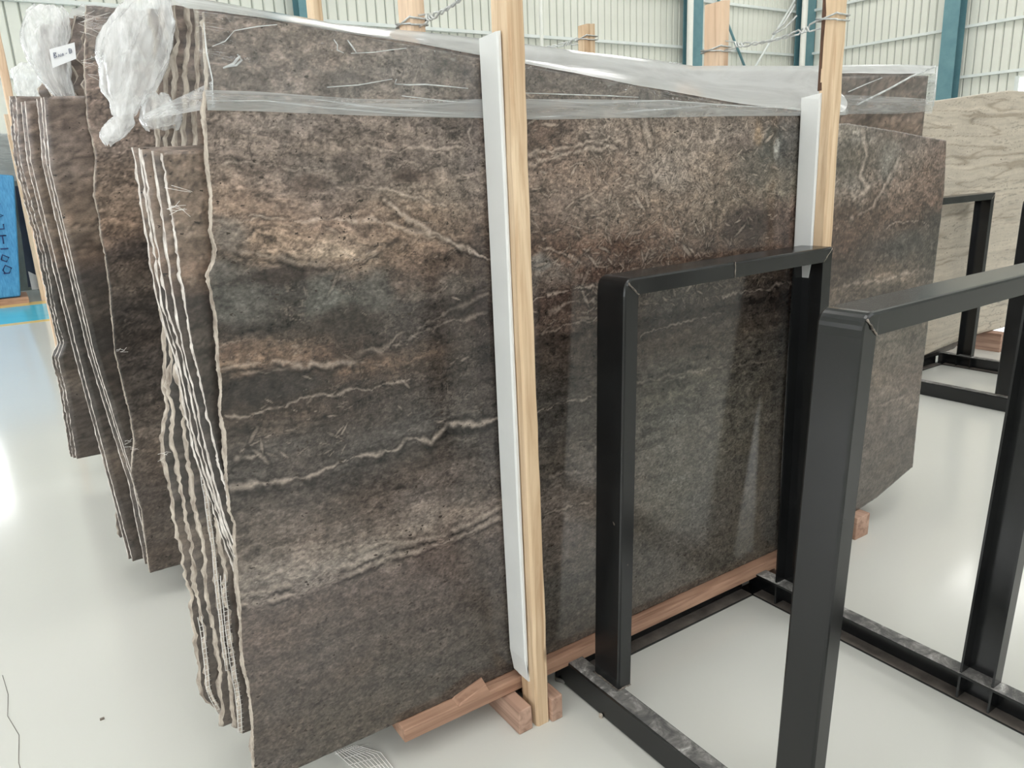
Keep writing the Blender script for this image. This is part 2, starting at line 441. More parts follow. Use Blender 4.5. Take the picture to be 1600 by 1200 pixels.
COLS = [
(0.339,[(0.244,100,90,79),(0.341,98,88,77),(0.452,108,95,84),(0.561,112,98,86),(0.629,150,137,120),(0.711,120,108,94),(0.799,105,95,84),(0.885,88,82,74),(0.969,80,73,65),(1.052,70,60,50),(1.106,62,53,45),(1.14,150,125,98),(1.173,110,88,70),(1.226,70,62,54),(1.278,85,85,78),(1.342,88,82,75),(1.393,120,103,88),(1.443,130,112,94),(1.492,140,120,100),(1.541,135,120,106),(1.613,118,104,92),(1.719,128,113,101),(1.799,125,112,100)]),
(0.476,[(0.222,96,88,76),(0.341,100,89,78),(0.474,102,92,82),(0.562,112,98,86),(0.626,155,142,125),(0.712,120,106,92),(0.803,98,88,78),(0.878,100,90,80),(0.952,90,84,76),(1.024,85,72,60),(1.074,55,48,42),(1.11,115,92,72),(1.152,150,120,92),(1.207,65,58,50),(1.275,70,66,60),(1.322,80,72,64),(1.356,168,143,116),(1.395,165,138,110),(1.447,145,120,98),(1.512,128,112,98),(1.587,122,110,99),(1.637,130,118,106),(1.723,130,115,104),(1.806,133,119,108)]),
(0.621,[(0.181,98,90,78),(0.306,96,88,78),(0.446,100,90,81),(0.548,110,96,86),(0.614,158,146,128),(0.664,125,112,98),(0.745,108,98,88),(0.832,80,72,64),(0.902,85,80,73),(0.994,75,66,58),(1.054,58,50,44),(1.084,120,96,74),(1.128,85,68,55),(1.186,70,62,54),(1.244,95,98,90),(1.286,78,74,68),(1.329,150,125,100),(1.356,172,150,122),(1.412,150,125,104),(1.479,132,115,100),(1.546,125,112,98),(1.638,125,112,101),(1.715,130,116,105),(1.79,130,118,108)]),
(0.781,[(0.154,90,84,74),(0.249,94,88,79),(0.433,100,90,82),(0.575,112,98,88),(0.645,150,136,120),(0.73,115,104,94),(0.83,78,70,62),(0.879,88,82,74),(0.944,84,78,70),(1.024,75,66,58),(1.087,95,78,62),(1.148,75,66,58),(1.224,85,78,70),(1.284,108,90,75),(1.35,145,120,96),(1.401,140,118,96),(1.458,145,128,108),(1.542,122,108,95),(1.638,127,114,102),(1.772,130,118,107)]),
(0.966,[(0.264,88,82,73),(0.419,95,87,78),(0.55,105,94,84),(0.624,135,120,105),(0.714,98,90,81),(0.82,88,82,75),(0.906,80,75,68),(0.99,72,65,58),(1.073,70,62,54),(1.154,75,65,57),(1.25,85,75,65),(1.312,88,75,64),(1.358,100,84,70),(1.404,128,110,92),(1.464,125,112,97),(1.538,128,116,104),(1.639,112,100,90),(1.738,118,106,96)]),
(1.188,[(0.209,88,82,72),(0.334,95,90,80),(0.476,105,96,86),(0.594,125,114,102),(0.69,95,88,78),(0.803,85,80,72),(0.913,78,73,65),(1.02,80,70,60),(1.107,95,78,66),(1.175,85,68,58),(1.243,120,112,102),(1.276,115,90,72),(1.342,118,96,80),(1.406,125,106,90),(1.47,140,120,102),(1.533,135,113,95),(1.61,112,93,80),(1.67,130,115,102),(1.73,100,88,80)]),
(1.389,[(0.188,90,84,74),(0.407,98,92,80),(0.554,118,108,95),(0.716,100,93,82),(0.872,85,78,68),(0.986,75,66,58),(1.096,72,60,50),(1.204,100,78,64),(1.274,118,92,74),(1.343,128,108,90),(1.411,140,122,103),(1.495,135,115,97),(1.577,145,127,108),(1.657,140,125,110),(1.719,112,100,90)]),
(1.64,[(0.155,95,90,80),(0.32,102,98,88),(0.523,110,108,95),(0.696,100,97,85),(0.862,85,84,72),(0.983,85,75,62),(1.061,62,56,50),(1.119,85,80,72),(1.196,105,98,88),(1.252,105,80,62),(1.307,128,105,86),(1.398,140,121,101),(1.504,150,136,119),(1.608,145,130,114),(1.692,120,107,95)]),
(1.924,[(0.143,92,88,76),(0.343,100,95,84),(0.581,97,93,80),(0.807,90,86,74),(0.98,80,72,60),(1.063,60,54,48),(1.166,95,85,75),(1.226,100,80,64),(1.305,95,80,67),(1.383,130,115,95),(1.478,140,122,102),(1.57,140,126,110),(1.679,125,112,100)]),
(2.211,[(0.114,92,87,76),(0.354,98,92,80),(0.63,92,86,74),(0.89,85,80,70),(1.048,70,60,52),(1.157,105,85,70),(1.263,110,88,72),(1.347,125,100,82),(1.428,130,125,105),(1.508,95,95,86),(1.577,90,88,80),(1.653,100,88,76)]),
]
S1COLS = [
(2.55,[(0.1,104,98,86),(0.4,112,104,92),(0.7,112,104,90),(0.95,88,78,68),(1.05,112,98,82),(1.1,80,68,58),(1.2,92,72,58),(1.32,105,86,70),(1.4,150,140,124),(1.48,96,92,80),(1.6,140,132,116)]),
(2.85,[(0.1,100,94,82),(0.45,108,98,86),(0.6,128,115,98),(0.8,104,98,84),(1.0,88,78,66),(1.06,150,134,112),(1.12,92,82,70),(1.18,80,74,66),(1.28,110,90,74),(1.38,140,118,98),(1.5,134,124,110),(1.6,118,106,94)]),
(3.15,[(0.1,98,92,80),(0.35,100,92,82),(0.5,132,120,104),(0.6,112,98,84),(0.8,106,100,86),(0.95,110,100,86),(1.05,104,94,80),(1.15,84,80,70),(1.25,78,72,64),(1.33,116,92,74),(1.42,112,96,82),(1.5,124,106,92),(1.6,112,98,86)]),
]
# general profile used for the slabs whose faces show only in part
GEN = [
(0.0,[(0.1,104,92,80),(0.35,96,86,76),(0.5,100,90,80),(0.62,138,124,108),(0.7,92,84,74),(0.85,82,75,67),(1.0,74,67,60),(1.1,68,62,56),(1.2,82,74,64),(1.3,74,66,60),(1.36,126,102,82),(1.45,138,120,100),(1.55,124,106,88),(1.65,136,118,102),(1.78,120,104,92),(1.9,128,112,100),(2.0,134,118,106),(2.2,122,106,96)]),
(1.0,[(0.1,98,88,78),(0.3,108,98,86),(0.45,96,86,78),(0.58,128,116,100),(0.72,96,88,78),(0.85,88,80,70),(0.95,66,60,54),(1.12,72,66,58),(1.2,104,90,76),(1.3,82,72,64),(1.38,150,128,104),(1.45,120,104,88),(1.58,132,112,92),(1.7,116,102,88),(1.8,134,116,100),(1.95,120,106,96),(2.2,130,116,104)]),
(3.2,[(0.1,104,92,80),(0.5,100,90,80),(0.65,130,118,100),(0.85,82,75,67),(1.1,72,66,58),(1.2,100,84,70),(1.36,140,118,98),(1.55,124,106,88),(1.78,120,104,92),(2.2,128,112,100)]),
]
_mv = [(0.329,0.885),(0.422,0.871),(0.478,0.863),(0.523,0.863),(0.618,0.878),(0.717,0.875),(0.753,0.887),(0.813,0.869),(0.861,0.901),(0.935,0.889),(1.013,0.885)]
_lb = [(0.29,0.618),(0.415,0.594),(0.492,0.595),(0.59,0.601),(0.693,0.606),(0.839,0.602),(0.998,0.615)]
_off = lambda p, d: [(a, b + d) for a, b in p]
VEINS = [  # veins: points, width, strength (negative: dark seam)
(_off(_mv, -0.020), .018, -.55), (_off(_lb, 0.013), .011, .6), (_lb, .0035, -.8), (_off(_lb, -0.012), .009, .75), (_off(_lb, -0.025), .004, -.6),
([(0.34,1.128),(0.45,1.122),(0.52,1.100),(0.6,1.094),(0.68,1.115)], .005, -.7), ([(0.34,1.140),(0.45,1.135),(0.52,1.112),(0.62,1.105),(0.70,1.125),(0.76,1.150)], .007, .6),
([(0.40,1.37),(0.5,1.333),(0.62,1.315),(0.70,1.333),(0.76,1.365)], .005, -.75), ([(0.42,1.375),(0.5,1.345),(0.62,1.328),(0.70,1.343)], .008, .5),
([(0.35,1.00),(0.5,0.985),(0.65,1.0),(0.8,1.02),(0.95,1.035)], .004, -.5), ([(1.14,1.06),(1.4,1.07),(1.7,1.075),(2.2,1.07)], .02, -.45),
([(0.80,1.16),(0.88,1.19),(1.0,1.215)], .006, .45), ([(0.74,1.12),(0.80,1.15),(0.9,1.165),(1.0,1.17)], .006, .5),
([(0.333,1.036),(0.412,1.029),(0.499,1.04),(0.603,1.039),(0.666,1.033),(0.699,1.039),(0.766,1.04)],.004,.8),
([(0.329,0.885),(0.422,0.871),(0.478,0.863),(0.523,0.863),(0.618,0.878),(0.717,0.875),(0.753,0.887),(0.813,0.869),(0.861,0.901),(0.935,0.889),(1.013,0.885)],.0085,1),
([(0.384,1.12),(0.465,1.112),(0.55,1.109),(0.64,1.096)],.005,.5),
([(0.364,1.438),(0.4,1.432),(0.445,1.437),(0.465,1.44)],.006,.7),
([(0.427,1.447),(0.503,1.43),(0.615,1.428),(0.734,1.406),(0.861,1.368),(1.008,1.302)],.006,.75),
([(0.738,1.455),(0.829,1.392),(0.929,1.34),(1.014,1.297)],.006,.9),
([(0.336,0.655),(0.452,0.647),(0.561,0.639),(0.661,0.638),(0.765,0.618)],.006,.5),
([(1.145,1.549),(1.287,1.565),(1.407,1.585)],.007,.8),([(1.144,1.526),(1.266,1.547),(1.395,1.564)],.008,.8),
([(1.517,1.674),(1.528,1.625),(1.553,1.566)],.010,.9),([(1.155,1.321),(1.237,1.297),(1.301,1.266)],.005,.8),
([(1.192,1.192),(1.278,1.196),(1.345,1.197)],.004,.9),([(1.19,1.15),(1.277,1.161),(1.344,1.16)],.007,.8),
([(1.156,1.094),(1.275,1.103),(1.338,1.103)],.003,.7),([(1.137,0.885),(1.224,0.882),(1.327,0.88)],.004,.8),
([(2.04,1.174),(2.152,1.179),(2.243,1.179)],.007,1),([(1.511,1.032),(1.721,1.05),(1.864,1.051)],.004,.6),
([(1.862,1.108),(2.076,1.107),(2.225,1.112)],.005,.8),([(0.817,1.632),(0.819,1.652),(0.85,1.732)],.003,.4),
([(0.971,1.575),(0.973,1.603),(0.983,1.625)],.005,.6),([(0.69,1.579),(0.749,1.565),(0.894,1.569),(0.971,1.57)],.003,.6),
([(1.146,0.571),(1.261,0.568),(1.321,0.565)],.004,.7),([(0.346,0.942),(0.387,0.937)],.005,.8),
([(0.391,1.547),(0.441,1.552),(0.53,1.535),(0.598,1.529)],.003,.7),([(1.498,0.889),(1.726,0.888),(1.964,0.867),(2.231,0.844)],.005,.45),
([(1.173,0.681),(1.323,0.661)],.006,.5),([(0.681,1.492),(0.772,1.474),(0.901,1.439)],.004,.7),([(0.581,1.376),(0.664,1.333),(0.711,1.33)],.003,.6)]
BLOBS = [(0.40,1.27,.07,.045,(100,99,90),.8),(0.582,1.258,.05,.042,(106,107,97),.85),(0.704,1.258,.045,.046,(100,99,90),.75),
(0.434,1.085,.11,.036,(60,55,50),.9),(2.0,1.318,.10,.06,(70,58,52),.9),(1.989,1.50,.11,.065,(84,84,76),.55),(2.076,1.549,.055,.05,(74,78,72),.8),
(2.09,1.545,.012,.03,(160,162,152),.9),(2.0,1.585,.02,.03,(150,122,84),.6),
(0.64,1.657,.03,.012,(96,84,74),.8),(0.664,1.54,.029,.019,(88,78,70),.7),(0.806,1.508,.05,.019,(84,70,60),.8),(1.927,1.561,.064,.033,(100,86,76),.5),
(0.621,1.203,.10,.032,(66,58,50),.8),(0.503,1.318,.10,.016,(66,56,50),.8),(0.375,1.336,.03,.022,(96,94,86),.7),(0.39,1.405,.035,.03,(132,124,112),.7),(1.164,1.279,.03,.024,(132,130,122),.8),
(0.937,1.199,.065,.035,(64,56,50),.7),(0.57,1.50,.035,.02,(84,70,60),.7),(0.90,1.25,.03,.02,(128,118,104),.5),(0.80,1.24,.02,.015,(140,130,112),.5)]

def column_interp(cols, X, Z):
    xs = [c[0] for c in cols]
    prof = [[np.interp(Z, [r[0] for r in c[1]], [r[k] for r in c[1]]) for k in (1, 2, 3)] for c in cols]
    out = [np.zeros_like(X) for _ in range(3)]
    Xc = np.clip(X, xs[0], xs[-1] - 1e-6)
    for i in range(len(xs) - 1):
        m = (Xc >= xs[i]) & (Xc < xs[i + 1])
        t = (Xc - xs[i]) / (xs[i + 1] - xs[i]); t = t * t * (3 - 2 * t)
        for k in range(3):
            out[k] = np.where(m, prof[i][k] * (1 - t) + prof[i + 1][k] * t, out[k])
    return np.stack(out, -1)

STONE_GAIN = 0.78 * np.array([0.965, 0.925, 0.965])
STONE_SAT = 0.74
def stone_color(X, Z, cols, seed, veins=(), blobs=(), breccia=None, zoff=0.0, amp=1.0, xs=0.0):
    # warped position: strata wave and break up
    w1 = fbm(X * 2.2, Z * 3.2, seed, 4); w2 = fbm(X * 7, Z * 14, seed + 5, 4); w3 = fbm(X * 26, Z * 60, seed + 9, 3)
    br = np.zeros_like(X) if breccia is None else breccia(X, Z)
    w4 = fbm(X * 60, Z * 110, seed + 10, 3)
    Zw = Z + zoff + 0.012 * w1 + 0.020 * w2 + 0.017 * w3 + 0.009 * w4 + br * 0.05 * fbm(X * 11, Z * 11, seed + 13, 4)
    Xw = X + xs + 0.05 * w1 + 0.03 * fbm(X * 9, Z * 20, seed + 21, 3)
    c = column_interp(cols, Xw, Zw)
    # streaks along the bedding, folded in the breccia
    ang = br * 1.4 * fbm(X * 2.3, Z * 2.6, seed + 40, 2)
    xr = X; zr = Zw
    if breccia is not None:
        d1 = fbm(X * 5, Z * 6, seed + 41, 4, 0.6); d2 = fbm(X * 5 + 9, Z * 6 + 4, seed + 42, 4, 0.6)
        d3 = fbm(X * 19, Z * 22, seed + 43, 3, 0.6)
        xr = X + br * (0.22 * d1 + 0.05 * d3); zr = Zw + br * (0.13 * d2 + 0.022 * d3)
    st = fbm(xr * 9, zr * 75, seed + 50, 5, 0.6)
    fine = fbm(xr * 45, zr * 190, seed + 60, 3, 0.65)
    mott = fbm(X * 38, Z * 48, seed + 70, 4, 0.7)
    grit = fbm(X * 130, Z * 190, seed + 65, 3, 0.7)
    lo = 0.42 + 0.58 * np.clip((Z - 0.52) * 4, 0, 1)   # the lowest beds are even and fine-grained
    lum = 1 + amp * (0.36 * st * lo + 0.24 * fine + 0.34 * mott * lo + 0.32 * grit)
    c = c * np.clip(lum, 0.35, 1.9)[..., None]
    warm = fbm(X * 5, Z * 12, seed + 80, 3)
    c = c * (1 + 0.03 * warm[..., None] * np.array([1.0, 0.0, -1.2]))
    # thin contour veins, strongest where the stone is busy
    rid = np.abs(fbm(xr * 5, zr * 22, seed + 90, 5, 0.58))
    wgt = np.clip(0.45 + 1.1 * fbm(X * 2.6, Z * 5, seed + 95, 3), 0, 1) * np.clip((Z - 0.75) * 2.2, 0.12, 1)
    v = np.exp(-(rid / 0.020) ** 2) * wgt
    c = c * (1 - 0.55 * v[..., None]) + np.array([186, 166, 142]) * (0.55 * v[..., None])
    rid2 = np.abs(fbm(xr * 8, zr * 30 + 3, seed + 190, 4, 0.6))
    v2 = np.exp(-(rid2 / 0.022) ** 2) * np.clip(0.3 + 1.2 * fbm(X * 3, Z * 5, seed + 195, 3), 0, 1) * np.clip((Z - 0.6) * 2, 0.15, 1)
    c = c * (1 - 0.42 * v2[..., None])
    # finer relief-like contours: a light line with a dark one beside it
    for q, (fa, fb, wd_, st_) in enumerate([(7, 34, 0.030, 0.42), (14, 60, 0.035, 0.40), (26, 90, 0.045, 0.34)]):
        fq = fbm(xr * fa + 5 * q, zr * fb, seed + 300 + q, 4, 0.62)
        wq = np.clip(0.35 + 1.3 * fbm(X * 3.5, Z * 7, seed + 310 + q, 3), 0, 1) * np.clip((Z - 0.55) * 2.2, 0.25, 1) * st_
        a1 = np.exp(-(fq / wd_) ** 2) * wq; a2 = np.exp(-((fq + 2.0 * wd_) / wd_) ** 2) * wq
        c = c * (1 - a2[..., None] * 0.9)
        c = c * (1 - 0.6 * a1[..., None]) + np.array([176, 160, 140]) * (0.6 * a1[..., None])
    for (bx, bz, ba, bb, col, s) in blobs:
        wob = 1 + 0.55 * fbm(X * 16, Z * 22, int(bx * 1000) + seed, 4)
        d = np.hypot((X - bx) / ba, (Z - bz) / bb) / wob
        a = s / (1 + np.exp((d - 1) * 7))
        tex = (1 + 0.40 * mott + 0.22 * fine + 0.25 * grit)[..., None]
        c = c * (1 - a[..., None]) + np.array(col) * tex * a[..., None]
    if breccia is not None:
        rn = random.Random(seed + 7)
        for i in range(1300):
            sx = rn.uniform(1.08, 2.38) if i % 3 else rn.uniform(1.3, 1.8); sz = rn.uniform(1.10, 1.70)
            if i % 14 == 0: sx = rn.uniform(0.35, 1.0); sz = rn.uniform(0.9, 1.45) if sx > 0.6 else rn.uniform(0.9, 1.1)
            L = rn.uniform(0.006, 0.020) * (1.8 if i % 13 == 0 else 1); a = rn.gauss(0.1, 0.6)
            if 1.35 < sx < 1.9: a += rn.choice((-1, 0, 0, 1.0))
            wd = L * rn.uniform(0.08, 0.24)
            b = rn.uniform(0.35, 0.95)
            m = (np.abs(X - sx) < L * 1.2) & (np.abs(Z - sz) < L * 1.2)
            if not m.any(): continue
            xx = X[m] - sx; zz = Z[m] - sz
            u = xx * math.cos(a) + zz * math.sin(a); q = -xx * math.sin(a) + zz * math.cos(a) + 0.12 * u * u / L * rn.uniform(-1, 1)
            q = q + 0.35 * wd * fbm(X[m] * 120, Z[m] * 120, seed + i, 2)
            d = np.sqrt((u / L) ** 2 + (q / wd) ** 2)
            al = b / (1 + np.exp((d - 0.8) * 9))
            dk = 0.22 * np.exp(-((d - 1.25) / 0.28) ** 2)
            tone = rn.uniform(160, 202) * np.array([1.0, 0.905, 0.79])
            cm = c[m] * (1 - dk[:, None]); c[m] = cm * (1 - 0.8 * al[:, None]) + tone * 0.8 * al[:, None]
    for pts, wd, s in veins:
        xs_ = [p[0] for p in pts]; zs_ = [p[1] for p in pts]
        m = (X > min(xs_) - .05) & (X < max(xs_) + .05) & (Z > min(zs_) - .05) & (Z < max(zs_) + .05)
        if not m.any(): continue
        xm = X[m]; zm = Z[m]
        zz = zm + 0.012 * fbm(xm * 24, zm * 8, seed + 3, 4) + 0.004 * fbm(xm * 90, zm * 40, seed + 4, 3)
        xx = xm + 0.010 * fbm(xm * 20, zm * 20, seed + 2, 3)
        d = seg_dist(xx, zz, pts)
        wv = 0.7 * wd * np.clip(1 + 1.6 * fbm(xm * 30, zm * 10, seed + 6, 3), 0.15, 2.6)
        if s < 0:
            al = -s * np.exp(-(d / wv) ** 2) * np.clip(0.9 + 1.2 * fbm(xm * 40, zm * 50, seed + 8, 3), 0, 1)
            c[m] = c[m] * (1 - 0.62 * al[:, None]); continue
        al = 0.85 * s * np.exp(-(d / wv) ** 2) * np.clip(1.05 + 1.2 * fbm(xm * 50, zm * 60, seed + 8, 3), 0, 1)
        dk = 0.28 * s * np.exp(-((d - wv * 1.7) / (wv * 0.8)) ** 2)
        tex = (1 + 0.18 * mott[m])[:, None]
        cm = c[m] * (1 - dk[:, None]); c[m] = cm * (1 - 0.85 * al[:, None]) + np.array([205, 188, 166]) * tex * 0.85 * al[:, None]
    c = s2l(c); l = c.mean(-1, keepdims=True)
    hi = 1 + 0.20 * np.clip((Z - 1.3) * 5, 0, 1)[..., None]   # upper strata paler: partly the stone's own tone, partly veiling flare painted in
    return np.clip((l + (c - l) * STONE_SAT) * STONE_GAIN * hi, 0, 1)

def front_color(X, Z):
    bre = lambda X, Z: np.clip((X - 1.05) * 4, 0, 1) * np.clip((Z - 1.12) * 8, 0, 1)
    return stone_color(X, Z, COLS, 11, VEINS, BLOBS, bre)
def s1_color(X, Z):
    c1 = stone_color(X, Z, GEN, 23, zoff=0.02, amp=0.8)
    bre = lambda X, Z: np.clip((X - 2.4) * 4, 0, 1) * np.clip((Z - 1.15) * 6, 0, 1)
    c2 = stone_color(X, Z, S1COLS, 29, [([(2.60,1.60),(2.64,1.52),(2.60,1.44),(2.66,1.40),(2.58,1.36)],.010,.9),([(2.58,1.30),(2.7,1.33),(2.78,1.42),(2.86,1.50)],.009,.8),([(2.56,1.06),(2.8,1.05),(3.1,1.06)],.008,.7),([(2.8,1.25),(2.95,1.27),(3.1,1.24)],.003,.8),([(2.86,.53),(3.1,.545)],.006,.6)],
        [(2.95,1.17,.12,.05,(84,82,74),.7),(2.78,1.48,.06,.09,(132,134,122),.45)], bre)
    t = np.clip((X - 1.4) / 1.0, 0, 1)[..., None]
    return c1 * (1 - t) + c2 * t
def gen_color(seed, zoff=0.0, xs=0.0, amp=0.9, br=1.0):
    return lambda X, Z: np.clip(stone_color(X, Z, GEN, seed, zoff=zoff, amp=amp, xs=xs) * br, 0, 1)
def trav_color(X, Z):
    w = 0.03 * fbm(X * 1.6, Z * 2, 5, 3) + 0.012 * fbm(X * 6, Z * 9, 6, 3)
    Zw = Z + w
    b = np.array([188, 178, 164.0])
    st = fbm(X * 1.2, Zw * 26, 71, 5, 0.6); fine = fbm(X * 6, Zw * 110, 72, 3)
    c = b * (1 + 0.10 * st + 0.06 * fine + 0.03 * fbm(X * 20, Z * 25, 73, 3))[..., None]
    band = np.exp(-(np.abs(fbm(X * 0.9, Zw * 13, 75, 3)) / 0.06) ** 2)
    c = c * (1 - 0.20 * band[..., None] * np.array([.8, .9, 1.0]))
    band = np.exp(-(np.abs(fbm(X * 1.5, Zw * 24 + 4, 77, 3)) / 0.03) ** 2) * np.clip(.4 + fbm(X * 2, Z * 5, 78, 2), 0, 1)
    c = c * (1 - 0.30 * band[..., None])
    return np.clip(s2l(c), 0, 1)

# ------------------------------------------------------------------ slabs
def slab(name, label, y, L, Rr, top, bot, colf, nu, nv, mats, th=0.018, rag=0.0026, seed=0, cat='stone slab', group=None, ragr=0.002, parent=None, back_rag=0.006, chamfer=0.002):
    """upright slab, polished face towards -Y at y; L, Rr: (x, z) side outlines, top: (x, z), bot: (x, z)"""
    s = np.linspace(0, 1, nu); t = np.linspace(0, 1, nv)
    S, T = np.meshgrid(s, t)
    XL = lambda z: poly_interp(L, z) + rag * fbm(z * 0 + seed, z * (13 + (seed * 7) % 19), seed + 1, 5, 0.62) + rag * 0.4 * fbm(z * 0 + seed, z * 210, seed + 2, 2)
    XR = lambda z: poly_interp(Rr, z) + ragr * fbm(z * 0 + seed, z * 50, seed + 3, 4)
    ZT = lambda x: np.interp(x, [p[0] for p in top], [p[1] for p in top]) + 0.0015 * fbm(x * 60, x * 0, seed + 4, 3)
    ZB = lambda x: np.interp(x, [p[0] for p in bot], [p[1] for p in bot]) + 0.0012 * fbm(x * 60, x * 0, seed + 5, 3)
    xm0 = float(np.mean([p[0] for p in L])); xm1 = float(np.mean([p[0] for p in Rr]))
    X = xm0 + (xm1 - xm0) * S
    for _ in range(3):
        Z = ZB(X) + (ZT(X) - ZB(X)) * T
        X = XL(Z) + (XR(Z) - XL(Z)) * S
    Z = ZB(X) + (ZT(X) - ZB(X)) * T
    n = nu * nv
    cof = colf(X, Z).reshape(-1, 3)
    front = np.stack([X.ravel(), np.full(n, y), Z.ravel()], -1)
    idx = np.arange(n).reshape(nv, nu)
    ring = np.concatenate([idx[0, :], idx[1:, -1], idx[-1, -2::-1], idx[-2:0:-1, 0]])
    rp = front[ring].copy()
    m = len(ring)
    lx = rp[:, 0]; lz = rp[:, 2]
    left = np.exp(-np.abs(lx - XL(lz)) / 0.01); right = np.exp(-np.abs(lx - XR(lz)) / 0.01)
    mid = rp.copy(); mid[:, 1] = y + th * 0.5
    mid[:, 0] += left * (-chamfer + back_rag * 0.7 * fbm(lz * 0 + seed, lz * 80, seed + 7, 3))
    back = rp.copy(); back[:, 1] = y + th
    back[:, 0] += left * (-1.5 * chamfer + 0.003 + back_rag * fbm(lz * 0 + seed, lz * (17 + (seed * 5) % 23), seed + 8, 4)) + right * 0.003 * fbm(lz * 0 + seed, lz * 35, seed + 9, 3)
    verts = np.concatenate([front, mid, back])
    q = np.stack([idx[:-1, :-1], idx[:-1, 1:], idx[1:, 1:], idx[1:, :-1]], -1).reshape(-1, 4)
    r0 = ring; r1 = n + np.arange(m); r2 = n + m + np.arange(m)
    e1 = np.stack([r0, r1, np.roll(r1, -1), np.roll(r0, -1)], -1)
    e2 = np.stack([r1, r2, np.roll(r2, -1), np.roll(r1, -1)], -1)
    quads = np.concatenate([q, e1, e2])
    me = bpy.data.meshes.new(name)
    nq = len(quads)
    me.vertices.add(len(verts)); me.vertices.foreach_set('co', verts.ravel())
    me.loops.add(nq * 4 + m); me.loops.foreach_set('vertex_index', np.concatenate([quads.ravel(), r2[::-1]]))
    me.polygons.add(nq + 1)
    me.polygons.foreach_set('loop_start', np.concatenate([np.arange(nq) * 4, [nq * 4]]))
    me.polygons.foreach_set('loop_total', np.concatenate([np.full(nq, 4), [m]]))
    mi = np.concatenate([np.zeros(len(q), int), np.ones(len(e1) + len(e2), int), [2]])
    for mm in mats: me.materials.append(mm)
    me.update(calc_edges=True)
    me.polygons.foreach_set('material_index', mi)
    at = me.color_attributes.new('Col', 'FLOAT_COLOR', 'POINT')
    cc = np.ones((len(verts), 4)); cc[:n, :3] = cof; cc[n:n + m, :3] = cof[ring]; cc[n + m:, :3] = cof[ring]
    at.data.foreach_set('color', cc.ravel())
    me.validate()
    o = bpy.data.objects.new(name, me); link(o, parent)
    if parent is None: tag(o, label, cat, group)
    return o
RAW = [M['stone'], M['edge'], M['edge_back']]
SAWN = [M['stone_dull'], M['edge_sawn'], M['edge_back']]
DULL = [M['stone_dull'], M['edge'], M['edge_back']]

F0L = [(0.405,1.817),(0.402,1.774),(0.398,1.706),(0.384,1.648),(0.374,1.554),(0.374,1.493),(0.363,1.419),(0.367,1.381),(0.36,1.357),(0.345,1.332),(0.345,1.291),(0.347,1.267),(0.348,1.241),(0.342,1.175),(0.339,1.107),(0.329,1.046),(0.333,1.003),(0.326,0.932),(0.321,0.88),(0.317,0.824),(0.325,0.791),(0.319,0.747),(0.312,0.653),(0.309,0.588),(0.298,0.474),(0.301,0.399),(0.299,0.318),(0.285,0.176),(0.284,0.11)]
F0T = [(0.406,1.821),(0.501,1.816),(0.656,1.802),(0.83,1.784),(1.02,1.763),(1.292,1.736),(1.704,1.69),(1.907,1.67),(2.233,1.648),(2.42,1.64)]
G1 = 'stone slabs of the front stack'
slab('stone_slab', 'large polished brown-grey veined stone slab, frontmost of the front stack', 1.622, F0L, [(2.40, 0.1), (2.40, 1.7)], F0T,
     [(0.28, 0.121), (2.4, 0.121)], front_color, 900, 660, RAW, seed=1, group=G1, chamfer=0.004)
def fringe(parent, x_fn, y, z0, z1, seed, w=0.012, step=0.012):
    """strip of open glass-fibre netting left standing along a slab edge"""
    rn = random.Random(seed); lines = []
    zs = np.arange(z0, z1, 0.03)
    for dx in (0, w):
        lines.append(([(x_fn(z) - 0.003 - dx + rn.uniform(-.001, .001), y, z) for z in zs], 0.0011))
    z = z0
    while z < z1 - 0.03:
        lines.append(([(x_fn(z) + 0.002, y, z), (x_fn(z) - 0.004 - w, y + rn.uniform(-.002, .002), z + rn.uniform(-.002, .002))], 0.0008))
        z += step
    o = tubes('fibre_netting', lines, M['white_fibre'], parent, 4)
    return o
S_L = [[(0.302,1.57),(0.3,1.269),(0.302,1.175),(0.315,0.96),(0.327,0.807),(0.42,0.1)],
       [(0.29,1.574),(0.286,1.267),(0.29,1.172),(0.301,0.955),(0.317,0.799),(0.42,0.1)],
       [(0.275,1.581),(0.275,1.265),(0.288,1.167),(0.298,0.947),(0.316,0.788),(0.42,0.1)],
       [(0.275,1.587),(0.271,1.262),(0.284,1.163),(0.294,0.94),(0.315,0.778),(0.42,0.1)],
       [(0.268,1.591),(0.268,1.259),(0.282,1.158),(0.291,0.932),(0.313,0.768),(0.42,0.1)]]
ORD = ['just behind the frontmost slab', 'second of the short slabs', 'third of the short slabs', 'fourth of the short slabs', 'rearmost of the short slabs']
for k in range(5):
    y = 1.66 + 0.03 * k
    if k == 0:
        o = slab('stone_slab', 'shorter brown stone slab sticking out right of the second post, ' + ORD[k], y, S_L[0],
             [(3.162,1.60),(3.187,1.361),(3.16,0.597),(3.161,0.16),(3.10,0.12)], [(0.30,1.571),(1.5,1.60),(2.513,1.622),(2.81,1.595),(3.162,1.557)],
             [(0.3, 0.121), (2.60, 0.121), (2.75, 0.10), (2.9, 0.12), (3.15, 0.19)], s1_color, 560, 260, [M['stone_dull'], M['edge_sawn'], M['edge_back']], rag=0.0025, seed=40, group=G1)
    else:
        o = slab('stone_slab', 'short brown stone slab with white netted edge in the front stack, ' + ORD[k], y, S_L[k],
             [(3.13, 0.2), (3.13, 1.6)], [(0.27, 1.572 + 0.004 * k), (2.5, 1.60), (3.2, 1.55)], [(0.3, 0.121), (2.6, 0.121), (3.2, 0.2)],
             gen_color(23 + k, 0.02), 120, 120, SAWN, rag=0.003, seed=41 + k, group=G1)
    fx = (lambda k: (lambda z: float(poly_interp(S_L[k], z))))(k)
